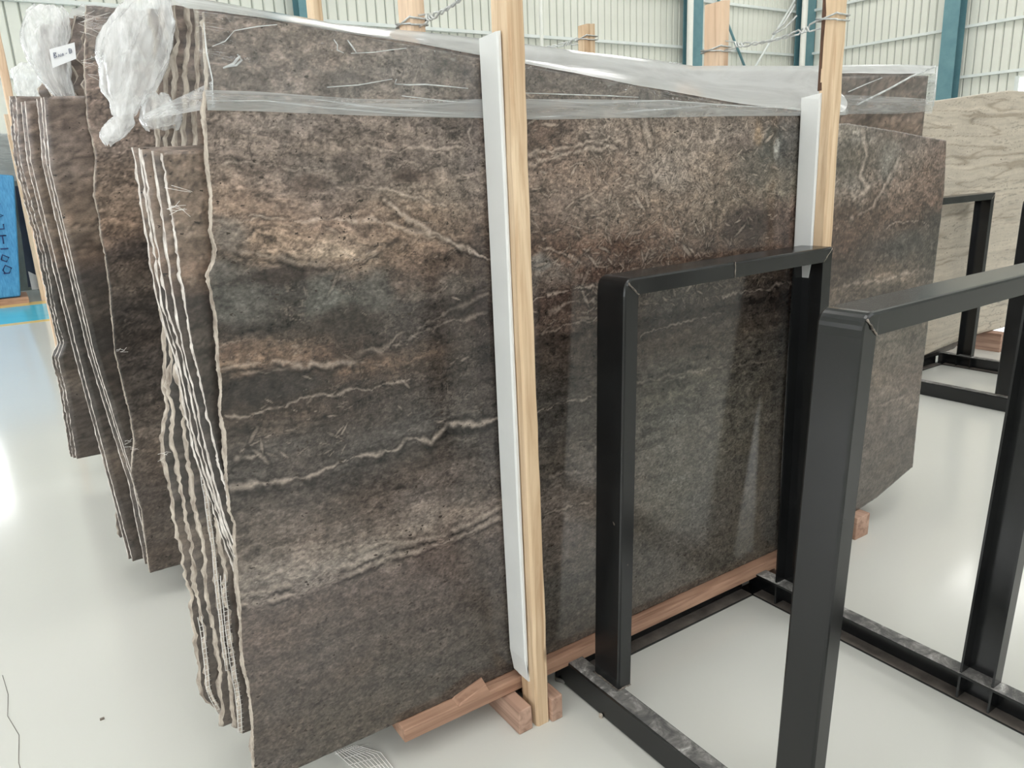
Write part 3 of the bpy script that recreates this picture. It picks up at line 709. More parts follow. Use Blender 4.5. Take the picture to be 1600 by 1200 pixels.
T_L = [[(0.448,1.86),(0.426,1.732),(0.408,1.628),(0.366,1.211),(0.347,0.905),(0.328,0.66),(0.325,0.574),(0.316,0.396),(0.315,0.207),(0.306,0.1)],
 [(0.434,1.864),(0.396,1.63),(0.355,1.283),(0.329,1.06),(0.32,0.903),(0.318,0.651),(0.313,0.565),(0.305,0.385),(0.302,0.195),(0.299,0.1)],
 [(0.412,1.817),(0.379,1.632),(0.329,1.208),(0.302,1.059),(0.296,0.9),(0.298,0.645),(0.291,0.559),(0.289,0.376),(0.29,0.28),(0.267,0.1)],
 [(0.397,1.821),(0.367,1.634),(0.316,1.206),(0.288,1.056),(0.273,0.898),(0.274,0.641),(0.27,0.553),(0.269,0.368),(0.26,0.216),(0.29,0.1)],
 [(0.377,1.772),(0.353,1.636),(0.302,1.28),(0.302,1.173),(0.278,1.051),(0.277,0.987),(0.254,0.91),(0.251,0.776),(0.251,0.636),(0.256,0.508),(0.25,0.36),(0.243,0.186),(0.30,0.1)]]
TT = [(0.4,1.885),(0.75,1.85),(1.197,1.835),(1.517,1.82),(1.938,1.80),(2.5,1.82),(3.06,1.845),(3.4,1.85)]
ORD = ['frontmost', 'second from the front', 'middle one', 'second from the back', 'rearmost']
for k in range(5):
    y = 1.83 + 0.03 * k
    o = slab('stone_slab', 'tall rough-edged brown slab behind the short ones in the front stack, ' + ORD[k] + ' of five', y, T_L[k],
             [(3.27, 0.12), (3.30, 1.9)], (TT if k > 1 else [(a, b - 0.03 * min(1, max(0, (a - 1.0) / 1.2))) for a, b in TT]), [(0.3, 0.121), (3.3, 0.121)], gen_color(61 + k, -0.03, amp=1.0), 200 if k == 0 else 90, 170, DULL,
             rag=0.008, seed=70 + k, group=G1, back_rag=0.008, chamfer=0.006)
    fx = (lambda k: (lambda z: float(poly_interp(T_L[k], z))))(k)
    if k == 0: fringe(o, fx, y - 0.002, 0.13, 0.60, 90, w=0.010, step=0.013)
    if k == 1: fringe(o, fx, y - 0.002, 0.30, 0.95, 91, w=0.007, step=0.016)
    if k == 3: fringe(o, fx, y - 0.002, 0.14, 0.45, 92, w=0.008, step=0.016)

# middle stack behind (y about 3)
G2 = 'stone slabs of the second stack'
B2L = [(0.373,2.074),(0.339,1.881),(0.329,1.804),(0.322,1.735),(0.327,1.626),(0.302,1.505),(0.301,1.317),(0.297,1.188),(0.277,0.967),(0.289,0.72),(0.286,0.636),(0.257,0.521),(0.269,0.366),(0.257,0.109)]
slab('stone_slab', 'large banded brown stone slab, frontmost of the second stack behind the front one', 2.93, B2L, [(3.0, 0.1), (3.0, 2.1)],
     [(0.37, 2.074), (1.0, 2.06), (3.0, 2.0)], [(0.25, 0.121), (3.0, 0.121)], gen_color(131, 0.0, amp=1.15, br=1.08), 420, 360, DULL, seed=120, group=G2)
for k, (y, pts) in enumerate([(2.962, [(0.213,1.79),(0.192,1.6),(0.217,0.96),(0.268,0.456),(0.29,0.12)]),
                              (2.990, [(0.206,1.795),(0.186,1.6),(0.212,0.96),(0.264,0.456),(0.27,0.12)]),
                              (3.018, [(0.196,1.80),(0.178,1.6),(0.202,0.96),(0.252,0.456),(0.255,0.12)]),
                              (3.075, [(0.166,1.80),(0.148,1.615),(0.175,0.965),(0.200,0.486),(0.22,0.12)]),
                              (3.105, [(0.156,1.803),(0.139,1.615),(0.164,0.965),(0.192,0.486),(0.21,0.137)])]):
    o = slab('stone_slab', 'short dark brown slab with white sawn edge in the second stack, ' + ['nearest', 'second', 'third', 'fourth', 'farthest'][k] + ' of five',
         y, pts, [(2.9, 0.12), (2.9, 1.8)], [(0.14, 1.80), (0.5, 1.815), (3, 1.82)], [(0.2, 0.121), (3, 0.121)], gen_color(140 + k, 0.06, br=0.9), 160 if k in (0, 3) else 60, 170, SAWN,
         rag=0.0018, seed=150 + k, group=G2, back_rag=0.003)
for k in range(5):
    y = 3.16 + 0.045 * k
    x0 = 0.375 - 0.03 * k
    pts = [(x0 + .03, 2.1), (x0 - .025, 1.95), (x0 + 0.005, 1.9), (x0 - 0.03, 1.86), (x0, 1.8), (x0 - .03, 1.4), (x0 - .02, .9), (x0 - .05, .12)]
    slab('stone_slab', 'tall wavy-edged brown slab under the bag in the second stack, ' + ['frontmost', 'second', 'third', 'fourth', 'rearmost'][k] + ' of five',
         y, pts, [(3.0, 0.12), (3.0, 2.1)], [(0.3, 2.10 - .004 * k), (1.0, 2.08), (3.0, 2.04)], [(0.2, 0.121), (3, 0.121)], gen_color(160 + k), 60, 120, DULL,
         rag=0.010, seed=170 + k, group=G2, th=0.02, back_rag=0.01)
# third stack (y about 4.6)
G3 = 'stone slabs of the third stack'
B3L = [(0.211,1.969),(0.176,1.674),(0.186,1.46),(0.199,1.216),(0.196,0.961),(0.203,0.751),(0.162,0.679),(0.170,0.5),(0.160,0.3),(0.155,0.118)]
for k in range(3):
    slab('stone_slab', 'brown stone slab with whitish ragged edge in the third stack, far left, ' + ['frontmost', 'middle', 'rearmost'][k] + ' of its short slabs', 4.57 + 0.03 * k,
         [(a - 0.012 * k, b) for a, b in B3L], [(3.0, 0.12), (3.0, 2.0)], [(0.2, 1.968 + .003 * k), (3, 1.97)], [(0.15, 0.121), (3, 0.121)],
         gen_color(180 + k, 0.08, br=0.9), 120 if k == 0 else 50, 170, SAWN, rag=0.006, seed=190 + k, group=G3)
for k in range(3):
    slab('stone_slab', 'tall brown slab under plastic at the back of the third stack, ' + ['nearest', 'middle', 'farthest'][k] + ' of three', 4.70 + 0.035 * k,
         [(0.40 - .02 * k, 0.12), (0.40 - .02 * k, 2.2)], [(3.0, 0.12), (3.0, 2.2)], [(0.2, 2.10), (3, 2.08)], [(0.15, 0.121), (3, 0.121)],
         gen_color(185 + k, 0.08, br=0.9), 50, 60, DULL, seed=195 + k, group=G3)
# pale travertine stack on the right
G4 = 'pale travertine slabs on the right'
TRT = [(4.9,1.82),(5.222,1.846),(5.551,1.874),(5.885,1.905),(6.243,1.933),(6.6,1.93),(8.0,1.9)]
slab('stone_slab', 'pale beige striped travertine slab standing at the far right, front of its stack', 2.86, [(4.9, 0.1), (4.9, 1.9)], [(8.0, 0.1), (8.0, 2.0)], TRT,
     [(4.9, 0.085), (5.405, 0.107), (5.956, 0.150), (6.243, 0.156), (6.6, 0.15), (8.0, 0.16)], trav_color, 420, 240, [M['stone_light'], M['edge_sawn'], M['edge_back']], seed=200, group=G4)
slab('stone_slab', 'grey-green slab behind the pale travertine slab, its lower edge just showing', 2.90, [(5.0, 0.1), (5.0, 1.8)], [(7.9, 0.1), (7.9, 1.9)], [(5, 1.8), (7.9, 1.85)],
     [(5.0, 0.09), (5.7, 0.065), (5.95, 0.075), (6.05, 0.13), (7.9, 0.14)], gen_color(210, 0.1, br=0.8), 120, 80, DULL, seed=210, group=G4)
slab('stone_slab', 'hidden-faced travertine slab at the back of the pale stack', 2.94, [(5.1, 0.1), (5.1, 1.8)], [(7.9, 0.1), (7.9, 1.9)], [(5, 1.78), (7.9, 1.84)],
     [(5.0, 0.13), (7.9, 0.13)], trav_color, 60, 40, [M['stone_light'], M['edge_sawn'], M['edge_back']], seed=211, group=G4)

# ------------------------------------------------------------------ timber posts, bearers, foam
def post(name, label, x0, x1, y0, y1, z0, z1, mat, seed=0, bark=False, group='upright wooden posts', top_tilt=0.0):
    rn = random.Random(seed)
    nz = max(6, int((z1 - z0) / 0.08)); V = []; F = []
    ph = rn.uniform(0, 6)
    for i in range(nz + 1):
        z = z0 + (z1 - z0) * i / nz
        a = 0.0015 * math.sin(z * 3 + ph); c = 0.006
        w = 0.0012
        xx0 = x0 + a + rn.uniform(-w, w); xx1 = x1 + a + rn.uniform(-w, w); yy0 = y0 + rn.uniform(-w, w); yy1 = y1 + rn.uniform(-w, w)
        ring = [(xx0 + c, yy0), (xx1 - c, yy0), (xx1, yy0 + c), (xx1, yy1 - c), (xx1 - c, yy1), (xx0 + c, yy1), (xx0, yy1 - c), (xx0, yy0 + c)]
        for k, (px, py) in enumerate(ring):
            zz = z + (top_tilt * (px - x0) if i == nz else 0)
            V.append((px, py, zz))
    for i in range(nz):
        for k in range(8):
            F.append((i * 8 + k, i * 8 + (k + 1) % 8, (i + 1) * 8 + (k + 1) % 8, (i + 1) * 8 + k))
    F.append(tuple(range(8))[::-1]); F.append(tuple(nz * 8 + k for k in range(8)))
    o = mesh_obj(name, V, F, mat)
    tag(o, label, 'wooden post', group)
    if bark:
        V = []; F = []; nb = 14; z0 = 1.71
        for i in range(nb + 1):
            z = z0 + (z1 - z0) * i / nb
            d = 0.007 * (0.6 + 0.5 * math.sin(z * 9) + rn.uniform(-.3, .3)); d = max(d * 0.6, 0.002)
            yb = y1 - 0.018 + 0.008 * math.sin(z * 7)
            V += [(x0 - d * 0.2, yb, z), (x0 - d, yb + 0.010, z), (x0 - d, y1, z), (x0 - .002, y1 + d, z), (x0 + 0.02, y1 + d, z), (x0 + .02, y1 - .002, z), (x0 + .002, yb, z)]
        for i in range(nb):
            for k in range(7):
                F.append((i * 7 + k, i * 7 + (k + 1) % 7, (i + 1) * 7 + (k + 1) % 7, (i + 1) * 7 + k))
        F.append(tuple(range(7))[::-1]); F.append(tuple(nb * 7 + k for k in range(7)))
        b = mesh_obj('bark_edge', V, F, M['bark'], o); b['label'] = 'dark strip of bark'
    return o
post('wooden_post', 'tall pine post standing before the middle of the front slab', 1.018, 1.062, 1.509, 1.583, 0.0, 2.25, M['pine'], 1)
post('wooden_post', 'tall pine post with dark bark edge, second before the front stack', 2.200, 2.245, 1.509, 1.562, 0.0, 2.25, M['pine'], 2, True)
post('wooden_post', 'rear pine post end tied by twisted wire, left of the tall middle post', 1.045, 1.090, 2.02, 2.10, 0.0, 2.25, M['pine2'], 3)
post('wooden_post', 'wide rear pine post end with sawn top, tied by wire to the right post', 2.285, 2.325, 2.03, 2.12, 0.0, 2.062, M['pine2'], 4, top_tilt=0.1)
post('wooden_post', 'short pine post end at the photo top, left of all other post ends', 1.082, 1.122, 2.84, 2.90, 0.0, 2.3, M['pine'], 5)
post('wooden_post', 'small blocky pine post end with a wire loop, between the two tall front posts', 2.325, 2.375, 2.83, 2.90, 0.0, 2.125, M['pine'], 6, top_tilt=0.05)
post('wooden_post', 'pale vertical pole at the far left edge behind the third stack', 0.215, 0.262, 5.98, 6.04, 0.0, 3.0, M['pine2'], 7)

def foam(name, label, x0, x1, yb, ys, xs, z0, z1, seed):
    """L-shaped strip: back leaf between post and slab, side leaf wrapping the post side"""
    rn = random.Random(seed)
    prof = [(x0 + 0.004, ys), (xs - 0.001, ys), (xs - 0.001, yb), (x1, yb), (x1, 1.617), (x0 + 0.006, 1.617), (x0, 1.611), (x0, ys + .004)]
    V = []; F = []; nz = 24; m = len(prof)
    for i in range(nz + 1):
        t = i / nz; z = z0 + (z1 - z0) * t
        sh = 0.0
        if i == 0: sh = 0.010
        for (px, py) in prof:
            jx = 0.0012 * math.sin(z * 5 + seed)
            xx = px + (sh if px < x0 + 0.008 else 0) + (jx if px < xs - .002 else 0)
            zz = z
            if i == nz: zz = z + rn.uniform(-0.014, 0.014)
            V.append((xx, py, zz))
        
    for i in range(nz):
        for k in range(m):
            F.append((i * m + k, i * m + (k + 1) % m, (i + 1) * m + (k + 1) % m, (i + 1) * m + k))
    F.append(tuple(range(m))[::-1]); F.append(tuple(nz * m + k for k in range(m)))
    o = mesh_obj(name, V, F, M['foam'])
    return tag(o, label, 'foam strip', 'white foam strips')
foam('foam_strip', 'white foam strip between the tall middle post and the front slab', 1.0045, 1.085, 1.586, 1.535, 1.0150, 0.135, 1.80, 1)
foam('foam_strip', 'white foam strip behind the right post with bark edge', 2.188, 2.27, 1.566, 1.546, 2.1975, 0.135, 1.690, 2)

def timber(label, lo, hi, mat, seed, name='timber_bearer', group='timber bearers under the stacks', bevel=0.004, cat='timber'):
    o = box(name, lo, hi, mat, None, bevel, 0.0015, seed)
    return tag(o, label, cat, group)
timber('long reddish timber lying under the front edge of the front stack', (0.655, 1.588, 0.077), (2.33, 1.70, 0.118), M['bearer_x'], 1)
timber('long timber under the back of the front stack', (0.66, 1.86, 0.077), (3.1, 1.97, 0.118), M['bearer_x'], 2)
timber('thick wood block on the floor, left foot of the tall middle post', (0.962, 1.512, 0.0), (1.006, 1.98, 0.074), M['bearer_y'], 3)
timber('reddish wood block on the floor, right foot of the tall middle post', (1.066, 1.500, 0.0), (1.103, 1.98, 0.074), M['bearer_y'], 4)
timber('wood block on the floor left of the right post foot', (2.145, 1.512, 0.0), (2.188, 1.98, 0.074), M['bearer_y'], 5)
timber('wood block on the floor right of the right post foot', (2.252, 1.512, 0.0), (2.292, 1.98, 0.074), M['bearer_y'], 6)
timber('short stacked timber at the right end of the long bearer, below the slab', (2.345, 1.588, 0.077), (2.42, 1.70, 0.125), M['bearer_x'], 7)
timber('timber end showing right of the second black frame under the slab stack', (2.70, 1.62, 0.0), (2.79, 1.845, 0.098), M['bearer_y'], 8)
# wedge
V = [(0.815, 1.552, 0.1185), (0.915, 1.552, 0.1185), (0.915, 1.612, 0.1185), (0.815, 1.612, 0.1185), (0.822, 1.556, 0.124), (0.905, 1.556, 0.146), (0.912, 1.610, 0.146), (0.822, 1.610, 0.124)]
V = [(x, y + 0.03 - 0.0, z) for x, y, z in V]
o = mesh_obj('wood_wedge', [(x, min(y, 1.6205), z) for x, y, z in V], [(0, 3, 2, 1), (4, 5, 6, 7), (0, 1, 5, 4), (1, 2, 6, 5), (2, 3, 7, 6), (3, 0, 4, 7)], M['bearer_x'])
tag(o, 'small wooden wedge on the long bearer under the front slab', 'wedge')
for i, (lb, yy) in enumerate([('second stack', 2.92), ('third stack', 4.56)]):
    timber('long front timber under the ' + lb, (0.62, yy - 0.02, 0.077), (3.2, yy + 0.09, 0.118), M['bearer_x'], 20 + i)
    timber('long rear timber under the ' + lb, (0.62, yy + 0.28, 0.077), (3.2, yy + 0.38, 0.118), M['bearer_x'], 30 + i)
    timber('left cross timber on the floor under the ' + lb, (1.0, yy - 0.1, 0.0), (1.05, yy + 0.6, 0.076), M['bearer_y'], 40 + i)
    timber('right cross timber on the floor under the ' + lb, (2.25, yy - 0.1, 0.0), (2.30, yy + 0.6, 0.076), M['bearer_y'], 50 + i)
timber('wood block under the pale travertine slab at the far right', (6.36, 2.76, 0.0), (6.46, 3.2, 0.146), M['bearer_y'], 60)
timber('left wood block under the pale travertine stack, hidden low', (5.2, 2.84, 0.0), (5.3, 3.2, 0.082), M['bearer_y'], 61)
timber('right wood block under the pale travertine stack, beyond the picture', (7.5, 2.76, 0.0), (7.6, 3.2, 0.134), M['bearer_y'], 62)

# ------------------------------------------------------------------ twisted tie wires
def twisted(label, a, b, wraps, seed, r=0.0028, tail=True):
    """doubled wire between two posts, slack and twisted in the middle, looped round each post"""
    e = empty('tie_wire', label, 'wire', (0, 0, 0), 'twisted tie wires')
    a = Vector(a); b = Vector(b); rn = random.Random(seed)
    for s in (0, 1):
        pts = []
        n = 60
        for i in range(n + 1):
            t = i / n
            p = a.lerp(b, t) + Vector((0, 0, -0.018 * math.sin(math.pi * t)))
            sep = 0.012 * (abs(2 * t - 1) ** 1.6) + 0.0024
            ang = (t * 26 if True else 0) * (1 if True else 1)
            k = max(0.0, 1 - abs(2 * t - 1) * 1.3)
            ang = math.pi * s + 40 * (t - 0.5) * (1 if k > 0 else 1) * min(1, k * 3) 
            p += Vector((0, 0, 1)) * sep * math.cos(ang) + Vector((0.8, 0.3, 0)) * sep * 0.6 * math.sin(ang)
            pts.append(p)
        o = tubes('strand', [(pts, r)], M['wire'], e)
    for (cx0, cx1, cy0, cy1, z) in wraps:
        g = 0.004
        for dz in (-0.010, 0.008):
            pts = [(cx0 - g, cy0 - g, z + dz), (cx1 + g, cy0 - g, z + dz * .8), (cx1 + g, cy1 + g, z + dz * .3), (cx0 - g, cy1 + g, z - dz * .5), (cx0 - g, cy0 - g, z + dz + .002)]
            tubes('loop', [(pts, r)], M['wire'], e)
    if tail:
        m = a.lerp(b, 0.52)
        tubes('twisted_end', [([m, m + Vector((0.02, -0.03, 0.03)), m + Vector((0.045, -0.05, 0.085))], r), ([m + Vector((.004, 0, 0)), m + Vector((0.04, -0.02, 0.02)), m + Vector((0.07, -0.04, 0.055))], r)], M['wire'], e)
    return e
twisted('twisted wire from the left rear post end up to the tall middle post', (1.068, 2.015, 1.915), (1.038, 1.588, 1.95),
        [(1.045, 1.090, 2.02, 2.10, 1.915), (1.018, 1.062, 1.509, 1.583, 1.95)], 1)
twisted('twisted wire tying the right bark-edged post to the wide rear post end', (2.300, 2.025, 1.915), (2.222, 1.577, 1.908),
        [(2.285, 2.325, 2.03, 2.12, 1.905), (2.193, 2.245, 1.509, 1.572, 1.912)], 2)
twisted('thin wire round the small blocky post end, running back behind the film', (2.345, 2.904, 2.07), (2.30, 3.42, 2.12), [(2.325, 2.375, 2.83, 2.90, 2.07)], 3, tail=False)

# ------------------------------------------------------------------ plastic covers
def sheet(name, P, mat, parent, amp=0.0, seed=0, dirs=(0, 1, 0), fx=6.0, fv=3.0, clampn=None):
    """P: array (nv, nu, 3); bumps along dirs"""
    P = np.array(P, float); nv, nu = P.shape[:2]
    u, v = np.meshgrid(np.linspace(0, 1, nu), np.linspace(0, 1, nv))
    length = np.linalg.norm(P[0, -1] - P[0, 0])
    nz = fbm(u * length * fx, v * fv, seed, 4)
    P = P + amp * nz[..., None] * np.array(dirs)
    idx = np.arange(nu * nv).reshape(nv, nu)
    F = np.stack([idx[:-1, :-1], idx[:-1, 1:], idx[1:, 1:], idx[1:, :-1]], -1).reshape(-1, 4).tolist()
    return mesh_obj(name, P.reshape(-1, 3).tolist(), F, mat, parent, smooth=True)

def front_y(x):  # the film hangs on the frontmost slab, then steps back to the tall ones beyond its end
    t = min(1, max(0, (x - 2.42) / 0.25)); t = t * t * (3 - 2 * t)
    return 1.6185 + t * (1.822 - 1.6185)
def drape(label, x0, x1, nu, ftop, fyf, yb0, yb1, btop, hem_hi, hem_lo, film='film', topm='film_top', hemm='film_hem', group='plastic film covers', rear=0.25):
    e = empty('plastic_cover', label, 'plastic film', (0, 0, 0), group)
    xs = np.linspace(x0, x1, nu)
    rows = []
    for t in np.linspace(0, 1, 10):
        rows.append([(x, fyf(x) - 0.0008 - 0.0025 * (1 - t) * (0.5 + 0.5 * math.sin(x * 9)), hem_lo(x) + (ftop(x) - hem_lo(x)) * t) for x in xs])
    sheet('front_film', rows, M[film], e, 0.0008, 3, (0, -1, 0), 8, 4)
    rows = []
    for t in np.linspace(0, 1, 8):
        rows.append([(x, fyf(x) - 0.0008 + (yb0 - fyf(x)) * t, ftop(x) + 0.001 + (btop(x) - ftop(x)) * t - 0.008 * math.sin(math.pi * t)) for x in xs])
    for t in np.linspace(0.2, 1, 5):
        rows.append([(x, yb0 + (yb1 - yb0) * t, btop(x) + 0.003) for x in xs])
    sheet('top_film', rows, M[topm], e, 0.004, 5, (0, 0, 1), 3, 3)
    rows = [[(x, yb1 + 0.004, btop(x) + 0.003 - rear * t) for x in xs] for t in np.linspace(0, 1, 5)]
    sheet('rear_film', rows, M[film], e, 0.003, 7, (0, 1, 0), 5, 2)
    # hem: gathered band, two overlapping leaves
    rows = []
    for t in np.linspace(0, 1, 6):
        rows.append([(x, fyf(x) - 0.0035 - 0.002 * math.sin(math.pi * t), hem_lo(x) + (hem_hi(x) - hem_lo(x)) * t) for x in xs])
    sheet('gathered_hem', rows, M[hemm], e, 0.0010, 9, (0, -1, 0), 4, 2)
    return e
def lin(pts):
    a = [p[0] for p in pts]; b = [p[1] for p in pts]
    return lambda x: float(np.interp(x, a, b))
f_top = lin([(p[0], p[1] + 0.003) for p in F0T[:-1]] + [(2.42, 1.655), (2.68, 1.806), (3.0, 1.817), (3.35, 1.825)])
b_top = lin([(p[0], p[1] + 0.006) for p in TT])
hem_hi = lin([(0.391,1.682),(0.482,1.681),(0.697,1.67),(0.916,1.672),(1.019,1.675),(1.505,1.680),(1.885,1.672),(2.222,1.664),(2.42,1.660),(2.73,1.735),(3.07,1.732),(3.33,1.728)])
hem_lo = lin([(0.386,1.645),(0.477,1.644),(0.694,1.637),(0.912,1.633),(1.016,1.632),(1.184,1.629),(1.37,1.632),(1.888,1.640),(2.226,1.642),(2.42,1.645),(2.73,1.667),(3.07,1.669),(3.33,1.681)])
cov = drape('clear plastic film draped over the top of the front stack', 0.385, 3.335, 220, f_top, front_y, 1.828, 1.985, b_top, hem_hi, hem_lo)
# end flap at the right end of the cover
rows = []
for t in np.linspace(0, 1, 6):
    rows.append([(3.337 + 0.01 * math.sin(5 * s + 3 * t), 1.822 + (1.989 - 1.822) * s, 1.862 - 0.19 * t) for s in np.linspace(0, 1, 8)])
sheet('end_flap', rows, M['film_hem'], cov, 0.004, 12, (1, 0, 0), 20, 4)
# creases pulled in the film
cr = []
def crease(pts, r=0.0013, y=1.6155): cr.append(([(x, y, z) for x, z in pts], [r * (0.35 + 0.65 * math.sin(math.pi * (i + .5) / len(pts))) for i in range(len(pts))]))
crease([(0.63, 1.692), (0.70, 1.698), (0.78, 1.712)]); crease([(0.79, 1.712), (0.785, 1.702), (0.82, 1.701), (0.86, 1.703), (0.92, 1.700), (0.97, 1.697)], .0018)
crease([(0.455, 1.79), (0.50, 1.80), (0.54, 1.806)]); crease([(0.41, 1.76), (0.435, 1.77), (0.455, 1.79)], .001)
crease([(0.425, 1.722), (0.445, 1.730), (0.452, 1.738), (0.46, 1.745)], .003); crease([(0.43, 1.724), (0.45, 1.728), (0.462, 1.738), (0.455, 1.748)], .0025)
crease([(0.655, 1.785), (0.662, 1.775), (0.66, 1.765), (0.674, 1.76)], .0016); crease([(0.685, 1.785), (0.693, 1.775), (0.702, 1.762)], .002)
crease([(0.69, 1.76), (0.74, 1.764), (0.79, 1.772), (0.82, 1.776)], .0010)
crease([(1.145, 1.634), (1.20, 1.636), (1.27, 1.640)], .0016); crease([(1.13, 1.690), (1.25, 1.689), (1.4, 1.688), (1.5, 1.686)], .0016)
crease([(1.42, 1.644), (1.50, 1.652), (1.62, 1.658), (1.75, 1.667)], .0018); crease([(0.66, 1.655), (0.675, 1.66), (0.685, 1.657), (0.71, 1.652)], .0014)
crease([(0.39, 1.662), (0.5, 1.664), (0.62, 1.652), (0.8, 1.640), (1.0, 1.635)], .0012); crease([(0.60, 1.668), (0.75, 1.652), (0.9, 1.643), (1.01, 1.640)], .0012)
crease([(0.80, 1.678), (0.92, 1.668), (1.02, 1.664)], .0012); crease([(1.14, 1.676), (1.35, 1.670), (1.6, 1.680), (1.9, 1.668), (2.16, 1.664)], .0012)
crease([(0.40, 1.80), (0.398, 1.75), (0.402, 1.70), (0.395, 1.65)], .0014)
for pts, r in list(cr): pass
def crease_r(pts, r): cr.append((pts, r))
crease_r([(2.74, 1.8175, 1.745), (2.85, 1.8175, 1.775), (2.95, 1.8175, 1.80)], 0.002)
crease_r([(2.80, 1.8175, 1.70), (3.0, 1.8175, 1.76), (3.15, 1.8175, 1.81), (3.32, 1.8175, 1.853)], 0.004)
crease_r([(3.336, 1.8175, 1.855), (3.337, 1.8175, 1.78), (3.334, 1.8175, 1.70)], 0.003)
o = tubes('film_creases', cr, M['crease'], cov, 5); o['kind'] = 'stuff'

def bag(parent, name, cx, cy, rx, ry, z0, z1, prof, seed, mat, nz=46, na=72, folds=9, tie=None):
    """crumpled gathered end of a cover: rings with folds; prof(t)-> (radius scale, dx, dy)"""
    V = []; F = []
    for i in range(nz):
        t = i / (nz - 1); z = z0 + (z1 - z0) * t
        s, dx, dy = prof(t)
        for k in range(na):
            a = 2 * math.pi * k / na
            f = 1 + 0.12 * abs(math.sin(0.5 * folds * a + 1.6 * math.sin(3 * t + seed) + seed)) * (1.4 - t) - 0.05 + 0.04 * math.sin((2 * folds + 3) * a - 3 * t)
            n = float(fbm(np.array(math.cos(a) * 2.2 + 7 + seed), np.array(math.sin(a) * 2.2 + t * 3.5), seed, 3))
            n2 = abs(float(fbm(np.array(math.cos(a) * 5 + seed), np.array(math.sin(a) * 5 + t * 5), seed + 3, 2)))
            q = s * (f + 0.26 * n - 0.10 * n2)
            V.append((cx + dx + rx * q * math.cos(a), cy + dy + ry * q * math.sin(a), z + 0.01 * n))
    for i in range(nz - 1):
        for k in range(na):
            F.append((i * na + k, i * na + (k + 1) % na, (i + 1) * na + (k + 1) % na, (i + 1) * na + k))
    F.append(tuple((nz - 1) * na + k for k in range(na)))
    return mesh_obj(name, V, F, mat, parent, smooth=True)
def prof1(t):
    # neck at the bottom, belly in the middle, closing over the corner at the top
    s = float(np.interp(t, [0, 0.10, 0.2, 0.45, 0.7, 0.9, 1.0], [0.30, 0.42, 0.72, 1.0, 0.98, 0.62, 0.22]))
    dx = float(np.interp(t, [0, 0.2, 0.5, 1.0], [-0.045, -0.03, -0.005, 0.055]))
    return s, dx, 0.0
bag(cov, 'gathered_bag_end', 0.325, 1.90, 0.066, 0.085, 1.655, 1.915, prof1, 3, M['film_bag'])
def prof_tail(t):
    s = float(np.interp(t, [0, 0.15, 0.5, 0.85, 1.0], [0.25, 0.75, 1.0, 0.55, 0.4])); return s, -0.035 + 0.05 * t, 0.0
bag(cov, 'bag_tail', 0.275, 1.90, 0.030, 0.030, 1.600, 1.675, prof_tail, 5, M['film_bag'], nz=18, na=28, folds=4)
def prof_skirt(t):
    s = float(np.interp(t, [0, 0.3, 1.0], [0.75, 1.0, 0.5])); return s, 0.0, 0.0
bag(cov, 'bag_skirt', 0.345, 1.87, 0.042, 0.06, 1.630, 1.700, prof_skirt, 6, M['film_bag'], nz=14, na=40, folds=6)
# band of film pulled from the bag round to the front hem
rows = []
for t in np.linspace(0, 1, 6):
    rows.append([(0.300 + 0.10 * s, 1.80 - 0.186 * s, 1.650 + 0.034 * s * 0 + (0.012 + 0.036 * s) * t - 0.01 * (1 - s)) for s in np.linspace(0, 1, 20)])
sheet('pulled_band', rows, M['film_hem'], cov, 0.004, 15, (1, 0, 0), 12, 3)

# second stack cover
f2 = lin([(0.37, 2.077), (1.0, 2.063), (3.0, 2.003)]); b2 = lin([(0.3, 2.106), (1.0, 2.086), (3.0, 2.046)])
cov2 = drape('plastic film draped over the top of the second stack', 0.36, 3.01, 90, f2, lambda x: 2.9265, 3.15, 3.365, b2, lin([(0, 1.925), (4, 1.90)]), lin([(0, 1.915), (4, 1.885)]))
def prof2(t):
    s = float(np.interp(t, [0, 0.15, 0.4, 0.75, 0.93, 1.0], [0.45, 0.62, 0.9, 1.0, 0.8, 0.5]))
    dx = float(np.interp(t, [0, 0.2, 0.6, 1.0], [0.03, 0.01, -0.005, 0.03])); return s, dx, 0.0
bag(cov2, 'gathered_bag_end', 0.265, 3.20, 0.072, 0.085, 1.83, 2.115, prof2, 8, M['film_bag'])
pl = mesh_obj('paper_tag', [(0.262, 3.085, 1.905), (0.335, 3.07, 1.935), (0.338, 3.068, 1.985), (0.262, 3.082, 1.962), (0.262, 3.087, 1.905), (0.335, 3.072, 1.935), (0.338, 3.070, 1.985), (0.262, 3.084, 1.962)],
         [(0, 1, 2, 3), (7, 6, 5, 4), (0, 4, 5, 1), (1, 5, 6, 2), (2, 6, 7, 3), (3, 7, 4, 0)], M['paper'])
tag(pl, 'white paper tag with small blue-grey writing on the second stack bag', 'label')
ik = []
for i, (a, b) in enumerate([((0, 0), (0, 1)), ((0, 1), (.6, .9)), ((.6, .9), (0, .5)), ((0, .5), (.7, .2)), ((.7, .2), (0, 0)), ((1, 0), (1.2, .5)), ((1.2, .5), (1.5, 0)), ((1.7, 0), (1.7, .5)), ((2.0, 0), (2.2, .5)), ((2.2, .5), (2.3, 0)), ((2.9, .3), (3.2, .3)), ((3.8, .1), (3.8, 1)), ((3.8, 1), (4.4, .8)), ((4.4, .8), (4.4, .2)), ((4.4, .2), (3.8, .1)), ((3.8, .55), (4.4, .5))]):
    f = lambda p: (0.272 + p[0] * 0.012, 3.0785 - p[0] * 0.0021, 1.935 + p[0] * 0.0036 + p[1] * 0.016)
    ik.append(([f(a), f(b)], 0.0009))
tubes('handwriting', ik, M['ink'], pl, 4)
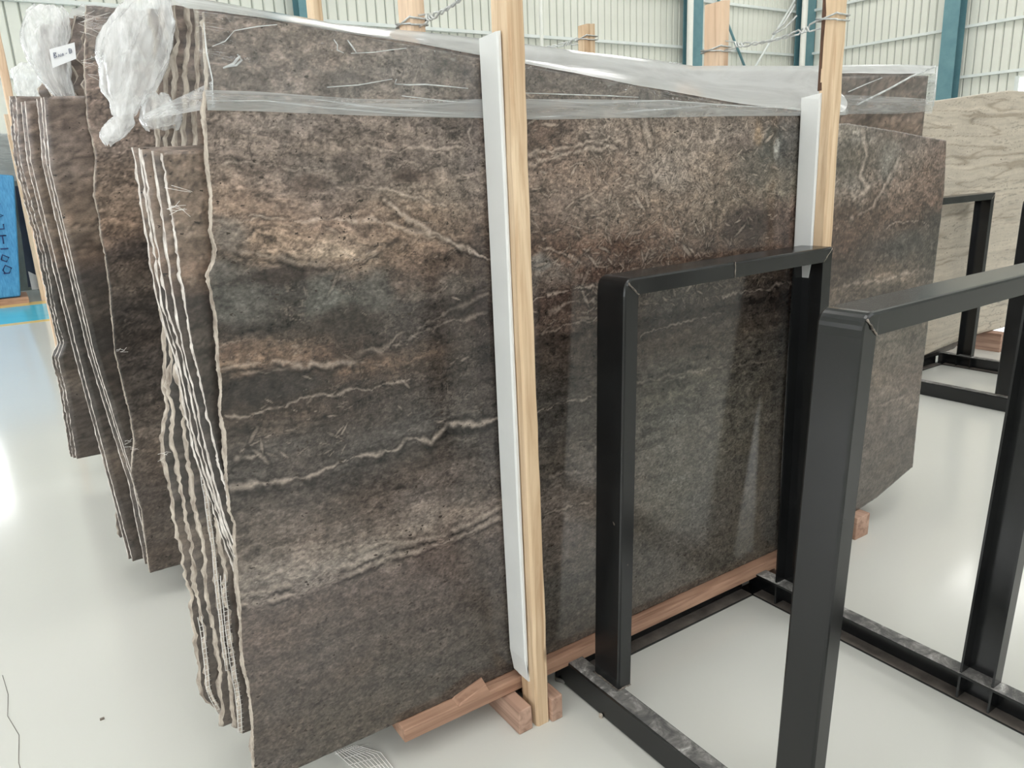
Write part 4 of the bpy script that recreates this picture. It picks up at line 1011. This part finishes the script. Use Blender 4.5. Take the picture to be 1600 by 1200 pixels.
# third stack cover
cov3 = drape('milky plastic film wrapped over the third stack at the far left', 0.33, 3.0, 60, lin([(0, 2.104), (3, 2.084)]), lambda x: 4.694, 4.74, 4.80, lin([(0, 2.106), (3, 2.086)]),
             lin([(0, 2.0), (3, 1.99)]), lin([(0, 1.975), (3, 1.97)]), film='film_top', hemm='film_top')
def prof3(t):
    s = float(np.interp(t, [0, 0.2, 0.5, 0.8, 1.0], [0.75, 0.95, 1.0, 0.85, 0.4])); return s, 0.0, 0.0
bag(cov3, 'gathered_bag_end', 0.31, 4.76, 0.095, 0.07, 1.975, 2.145, prof3, 9, M['film_bag'], nz=26)

# stray glass fibres
fr = []
rn = random.Random(4)
for (x, y, z, n, L) in [(0.345, 2.925, 2.02, 9, .10), (0.34, 2.925, 1.88, 6, .05), (0.30, 1.655, 1.48, 8, .05), (0.285, 2.92, 0.95, 4, .03), (0.24, 1.94, 0.86, 4, .02), (0.26, 2.925, 0.62, 6, .03)]:
    for i in range(n):
        a = rn.uniform(-.5, .5); l = L * rn.uniform(.4, 1)
        p = Vector((x + rn.uniform(-.01, .01), y - rn.uniform(0.002, .01), z + rn.uniform(-.03, .03)))
        fr.append(([p, p + Vector((l * .5, -.004, l * .5 * a)), p + Vector((l, -.006, l * a + rn.uniform(-.01, .01)))], 0.00045))
o = tubes('loose_fibres', fr, M['white_fibre'], None, 4)
tag(o, 'loose white glass fibres sticking out from the slab edges', 'fibres', kind='stuff')

# ------------------------------------------------------------------ black steel slab racks
def channel_profile(w, d, t=0.006, r=0.006):
    """U profile: web along 'a' (0..w) at b=0, flanges to b=d.  list of (a, b)"""
    return [(0, d), (0, r), (r * .3, r * .3), (r, 0), (w - r, 0), (w - r * .3, r * .3), (w, r), (w, d), (w - t, d), (w - t, t), (t, t), (t, d)]
def extrude(name, prof, P0, P1, ea, eb, mat, parent, endcuts=(0, 0)):
    """profile (a,b) along ea, eb swept from P0 to P1"""
    P0 = Vector(P0); P1 = Vector(P1); ea = Vector(ea); eb = Vector(eb)
    V = [P0 + ea * a + eb * b for a, b in prof] + [P1 + ea * a + eb * b for a, b in prof]
    n = len(prof)
    F = [(k, (k + 1) % n, n + (k + 1) % n, n + k) for k in range(n)] + [tuple(range(n))[::-1], tuple(n + k for k in range(n))]
    bm = bmesh.new(); vs = [bm.verts.new(v) for v in V]
    for f in F: bm.faces.new([vs[i] for i in f])
    bmesh.ops.recalc_face_normals(bm, faces=bm.faces)
    return bm_obj(name, bm, mat, parent)

def u_sweep(name, outer, inner, y0f, y1f, t, mat, parent, dr=lambda x, z: 0.0):
    """U channel swept along a bent path in the XZ plane; outer/inner lists of (x, z); y from y0f(z) to y1f(z)"""
    V = []; F = []; m = len(outer)
    for (ox, oz), (ix, iz) in zip(outer, inner):
        d = Vector((ix - ox, iz - oz)); L = d.length; u = d / L
        ty = min(t, L * .4); r = 0.006
        y0 = y0f(oz) + dr(ox, oz); y1 = y1f(oz) + dr(ox, oz)
        for (yy, b) in [(y0, L), (y0, r), (y0 + r * .3, r * .3), (y0 + r, 0), (y1 - r, 0), (y1 - r * .3, r * .3), (y1, r), (y1, L), (y1 - t, L), (y1 - t, ty), (y0 + t, ty), (y0 + t, L)]:
            V.append((ox + u.x * b, yy, oz + u.y * b))
    n = 12
    for i in range(m - 1):
        for k in range(n):
            F.append((i * n + k, i * n + (k + 1) % n, (i + 1) * n + (k + 1) % n, (i + 1) * n + k))
    F.append(tuple(range(n))[::-1]); F.append(tuple((m - 1) * n + k for k in range(n)))
    bm = bmesh.new(); vs = [bm.verts.new(v) for v in V]
    for f in F:
        try: bm.faces.new([vs[i] for i in f])
        except ValueError: pass
    bmesh.ops.recalc_face_normals(bm, faces=bm.faces)
    return bm_obj(name, bm, mat, parent)

RH = 0.088
def rack(ox, oy, label, frames, rail_y0):
    e = empty('slab_rack', label, 'steel rack', (ox + 1.65, oy + 1.65, 0), 'black steel slab racks')
    W = RH
    X0r, X1r = 1.193 + ox, 2.095 + ox
    ya, yb = rail_y0 + oy, 1.655 + oy
    # side rails: web outside, open side facing in
    pr = channel_profile(RH, 0.055)
    for sx, ex in ((X0r, 1), (X1r, -1)):
        rail = extrude('floor_rail', pr, (sx, ya, 0.0), (sx, yb, 0.0), (0, 0, 1), (ex, 0, 0), M['steel'], e)
        # worn top face
        xw0, xw1 = (sx + 0.002, sx + 0.053) if ex > 0 else (sx - 0.053, sx - 0.002)
        box('worn_top', (xw0, ya, RH), (xw1, yb, RH + 0.0012), M['worn'], rail)
    box('dusty_lip', (X1r - 0.054, ya + .06, 0.006), (X1r - 0.007, yb - .06, 0.0072), M['dusty'], rail)
    rail = extrude('back_rail', pr, (X0r + 0.056, 1.652 + oy, 0.0), (X1r - 0.056, 1.652 + oy, 0.0), (0, 0, 1), (0, -1, 0), M['steel'], e)
    box('dusty_lip', (X0r + 0.06, 1.599 + oy, 0.006), (X1r - 0.06, 1.645 + oy, 0.0072), M['dusty'], rail)
    rail = extrude('front_rail', pr, (X0r + 0.056, ya, 0.0), (X1r - 0.056, ya, 0.0), (0, 0, 1), (0, 1, 0), M['steel'], e)
    for fi, (xlb, xlt, xrb, xrt, yb0, yb1, yt0, yt1, H, drf) in enumerate(frames):
        d = 0.045; rr = 0.03
        xl = lambda z: ox + xlb + (xlt - xlb) * z / H
        xr = lambda z: ox + xrb + (xrt - xrb) * z / H
        y0f = lambda z: oy + yb0 + (yt0 - yb0) * z / H
        y1f = lambda z: oy + yb1 + (yt1 - yb1) * z / H
        zc = H - d
        dr = lambda x, z: drf * (z / H) * (x - xl(H)) / 0.95
        nseg = 6
        po = u_sweep('upright', [(xl(z), z) for z in np.linspace(RH + .0012, zc, nseg)], [(xl(z) + d, z) for z in np.linspace(RH + .0012, zc, nseg)], y0f, y1f, 0.006, M['steel'], e, dr)
        out = [(xl(zc), zc)]; inn = [(xl(zc) + d, zc)]
        for k in range(7):
            a = math.pi / 2 * k / 6
            out.append((xl(H) + rr - rr * math.cos(a), H - rr + rr * math.sin(a))); inn.append((xl(H) + d, zc))
        for tt in np.linspace(0, 1, 5):
            out.append((xl(H) + d + 0.004 + (xr(H) - xl(H) - 2 * d - .008) * tt, H)); inn.append((xl(H) + d + 0.004 + (xr(H) - xl(H) - 2 * d - .008) * tt, zc))
        for k in range(4):
            a = math.pi / 2 * k / 3
            out.append((xr(H) - 0.008 + 0.008 * math.sin(a), H - 0.008 + 0.008 * math.cos(a))); inn.append((xr(H) - d, zc))
        out.append((xr(zc), zc)); inn.append((xr(zc) - d, zc))
        bar = u_sweep('top_bar', out, inn, y0f, y1f, 0.006, M['steel'], e, dr)
        zb = 0.012
        u_sweep('upright', [(xr(z), z) for z in np.linspace(zb, zc, nseg)], [(xr(z) - d - 0.004, z) for z in np.linspace(zb, zc, nseg)], y0f, y1f, 0.006, M['steel'], e, dr)
        # weld beads: mitre at the top corners, foot of the left upright
        yy = y0f(H) - 0.001
        rn = random.Random(fi)
        bead = lambda a, b, n, r: ([(a[0] + (b[0] - a[0]) * i / n + rn.uniform(-.0012, .0012), a[1] + (b[1] - a[1]) * i / n, a[2] + (b[2] - a[2]) * i / n + rn.uniform(-.0012, .0012)) for i in range(n + 1)], [r * rn.uniform(.6, 1.3) for _ in range(n + 1)])
        tubes('weld', [bead((xl(H) + 0.010, yy, H - 0.012), (xl(H) + d, yy, zc), 8, 0.0022)], M['weld'], bar)
        tubes('weld', [bead((xr(H) - 0.006, yy + drf, H - 0.006), (xr(H) - d, yy + drf, zc), 8, 0.0018)], M['weld'], bar)
        if fi == 0 and ox == 0:
            xm = xl(H) + 0.43; dm = y0f(H) + dr(xm, H) - 0.0008
            tubes('weld', [bead((xm, dm, H - 0.001), (xm, dm, zc + .002), 8, 0.0016)], M['weld'], bar)
        zf = RH + 0.003
        tubes('weld', [bead((xl(zf) - .001, y1f(zf), zf), (xl(zf) - .001, y0f(zf), zf), 10, 0.0025), bead((xl(zf), y0f(zf) - .001, zf), (xl(zf) + d, y0f(zf) - .001, zf), 6, 0.0025)], M['weld'], po)
    return e
FR = [(1.222, 1.287, 2.088, 2.205, 1.400, 1.505, 1.434, 1.545, 1.238, 0.045),
      (1.222, 1.243, 2.088, 2.205, 0.795, 0.885, 0.764, 0.858, 1.238, 0.03)]
rack(0, 0, 'black steel slab rack with two tall frames standing before the front stack', FR, -0.1)
FR2 = [(1.218, 1.275, 2.088, 2.225, 1.400, 1.502, 1.430, 1.540, 1.238, 0.02), (1.222, 1.290, 2.088, 2.205, 0.775, 0.860, 0.765, 0.870, 1.238, 0.03)]
rack(3.655, 1.255, 'black steel slab rack standing farther back before the pale travertine', FR2, -0.1)

# ------------------------------------------------------------------ floor bits
o = tubes('metal_clip', [([(1.185, 1.640, 0.006), (1.20, 1.605, 0.009), (1.207, 1.588, 0.006)], 0.006)], M['wire'])
tag(o, 'small bent metal clip lying on the floor beside the right post foot block', 'metal clip')
nl = []
rn = random.Random(9)
for i in range(10):
    a = i * 0.011
    nl.append(([(0.520 + a * .55, 1.76 - a * .1, 0.002), (0.530 + a * .9, 1.70 - a * .2, 0.003), (0.548 + a * .75, 1.635 - a * .3 + rn.uniform(-.01, .01), 0.002)], 0.0012))
for i in range(4):
    nl.append(([(0.515 + rn.uniform(0, .02), 1.75 - i * .03, 0.003), (0.61, 1.735 - i * .03 + rn.uniform(-.01, .01), 0.003)], 0.0008))
o = tubes('netting_scrap', nl, M['white_fibre'], None, 4)
tag(o, 'scrap of white glass-fibre netting on the floor under the front slab', 'netting scrap')
o = box('stone_chip', (0.002, 2.303, 0.0), (0.014, 2.312, 0.004), M['edge_back'], None, 0.001); tag(o, 'tiny dark stone chip on the bare floor at lower left', 'stone chip')
o = box('stone_chip', (1.183, 1.428, 0.0), (1.191, 1.437, 0.012), M['edge'], None, 0.001); tag(o, 'tiny pale chip beside the left rail of the near rack', 'stone chip')
cpts = [(-0.235, 2.75, 0.0005), (-0.222, 2.62, 0.0005), (-0.226, 2.5, 0.0005), (-0.20, 2.38, 0.0005), (-0.205, 2.25, 0.0005), (-0.19, 2.1, 0.0005)]
o = tubes('floor_crack', [(cpts, 0.0009)], M['dusty'], None, 4); tag(o, 'thin dark crack in the floor coating at the lower left edge', 'crack')

# painted floor lines far left
M['cyan'] = simple('cyan_floor_paint', rgb(70, 178, 208), rgb(84, 188, 214), 2, 0.2)
M['yellow'] = simple('ochre_floor_paint', rgb(206, 178, 110), rgb(214, 188, 120), 2, 0.25)
for nm, a, b, mt, lb in [('floor_marking', 11.20, 12.88, 'cyan', 'wide cyan painted band across the far floor'), ('floor_marking', 12.885, 13.25, 'yellow', 'ochre line along the far side of the cyan floor band'), ('floor_marking', 11.03, 11.195, 'yellow', 'thin ochre line along the near side of the cyan floor band')]:
    o = box(nm, (-8.5, a, 0.0), (9.0, b, 0.003), M[mt]); tag(o, lb, 'floor marking', 'painted floor bands')

# far left stored bundles
def hexa(name, V, mat, parent=None, bevel=0.0):
    bm = bmesh.new(); vs = [bm.verts.new(v) for v in V]
    for f in [(0, 3, 2, 1), (4, 5, 6, 7), (0, 1, 5, 4), (1, 2, 6, 5), (2, 3, 7, 6), (3, 0, 4, 7)]: bm.faces.new([vs[i] for i in f])
    if bevel: bmesh.ops.bevel(bm, geom=list(bm.edges), offset=bevel, segments=3, affect='EDGES', profile=.6)
    return bm_obj(name, bm, mat, parent)
M['bluewrap'] = simple('blue_wrapped_film', rgb(44, 118, 170), rgb(84, 160, 205), 26, 0.35, (4, 4, .4), bmp=0.5)
M['navy'] = simple('navy_sheet', rgb(34, 46, 66), rgb(48, 60, 80), 6, 0.5)
M['greyslab'] = simple('grey_stone', rgb(104, 110, 104), rgb(128, 134, 126), 3, 0.35)
M['greywrap'] = film_mat('grey_plastic_wrap', 0.5, 0.75, tint=(0.62, 0.64, 0.64), scale=(1.5, 1.5, 6))
e = empty('wrapped_bundle', 'blue film-wrapped bundle with dark marker scrawl at the far left edge', 'bundle', (-0.6, 13.6, 0))
hexa('blue_wrap', [(-1.6, 13.25, 0.10), (0.17, 13.25, 0.10), (0.17, 13.9, 0.10), (-1.6, 13.9, 0.10), (-1.3, 13.35, 2.02), (0.40, 13.35, 1.80), (0.40, 13.8, 1.80), (-1.3, 13.8, 2.02)], M['bluewrap'], e, 0.03)
hexa('pallet_board', [(-1.7, 13.2, 0), (0.26, 13.2, 0), (0.26, 13.95, 0), (-1.7, 13.95, 0), (-1.7, 13.2, 0.09), (0.26, 13.2, 0.09), (0.26, 13.95, 0.09), (-1.7, 13.95, 0.09)], M['bearer_x'], e)
gl = []
def q(u, v): return (0.02 + u * .12 + v * .05, 13.235 + v * .06, 0.45 + v * 1.15)
for strokes in [[(0, 0), (.6, .0), (.9, .06), (.3, .10), (0, .04), (.2, 0)], [(0, .17), (.5, .14), (.8, .19), (.2, .23), (0, .17)], [(.1, .30), (.9, .30)], [(.5, .36), (.5, .46), (.9, .46), (.1, .46)],
                [(.1, .54), (.8, .54), (.8, .60)], [(.1, .66), (.9, .70), (.1, .74)], [(.1, .82), (.8, .84), (.2, .90)]]:
    gl.append(([q(a, b) for a, b in strokes], 0.010))
for pts_, r_ in gl: tubes('marker_stroke', [(pts_, r_)], M['darkink'], e, 5)
post('wooden_post', 'brown wooden post beside the blue wrapped bundle at the far left', 0.42, 0.52, 13.3, 13.4, 0, 2.35, M['pine2'], 11)
post('wooden_post', 'second wooden post end seen above the wrapped bundles at the far left', 0.44, 0.52, 13.75, 13.82, 0, 2.66, M['pine2'], 12)
e = empty('stone_bundle', 'stack of grey slabs with navy cover sheet at the far left', 'bundle', (1.0, 14.2, 0))
for k in range(4):
    hexa('grey_slab', [(0.42 - .0 * k, 13.95 + .05 * k, 0.10), (2.2, 13.95 + .05 * k, 0.10), (2.2, 13.98 + .05 * k, 0.10), (0.42, 13.98 + .05 * k, 0.10),
                   (0.30, 14.05 + .05 * k, 1.70), (2.2, 14.05 + .05 * k, 1.72), (2.2, 14.08 + .05 * k, 1.72), (0.30, 14.08 + .05 * k, 1.70)], M['greyslab'], e)
hexa('support_block', [(0.45, 13.9, 0), (2.1, 13.9, 0), (2.1, 14.3, 0), (0.45, 14.3, 0), (0.45, 13.9, .098), (2.1, 13.9, .098), (2.1, 14.3, .098), (0.45, 14.3, .098)], M['bearer_x'], e)
hexa('cover_sheet', [(0.30, 13.90, 0.16), (0.62, 13.90, 0.16), (0.62, 13.92, 0.16), (0.30, 13.92, 0.16), (0.40, 13.99, 1.66), (0.44, 13.99, 1.66), (0.44, 14.01, 1.66), (0.40, 14.01, 1.66)], M['navy'], e)
hexa('white_liner', [(0.34, 13.86, 0.12), (0.72, 13.86, 0.10), (0.72, 13.89, 0.10), (0.34, 13.89, 0.12), (0.34, 13.88, 0.40), (0.66, 13.88, 0.17), (0.66, 13.89, 0.17), (0.34, 13.89, 0.40)], M['foam'], e)
e = empty('stone_bundle', 'plastic-wrapped grey slabs rising behind the far left posts', 'bundle', (1.0, 15.2, 0))
hexa('grey_slab', [(-1.0, 15.0, 0.0), (2.2, 15.0, 0.0), (2.2, 15.3, 0.0), (-1.0, 15.3, 0.0), (-1.0, 15.1, 2.45), (2.2, 15.1, 2.47), (2.2, 15.3, 2.47), (-1.0, 15.3, 2.45)], M['greyslab'], e)
hexa('plastic_wrap', [(-1.02, 14.98, 1.75), (2.22, 14.98, 1.75), (2.22, 15.33, 1.75), (-1.02, 15.33, 1.75), (-1.02, 15.06, 2.47), (2.22, 15.06, 2.49), (2.22, 15.33, 2.49), (-1.02, 15.33, 2.47)], M['greywrap'], e)
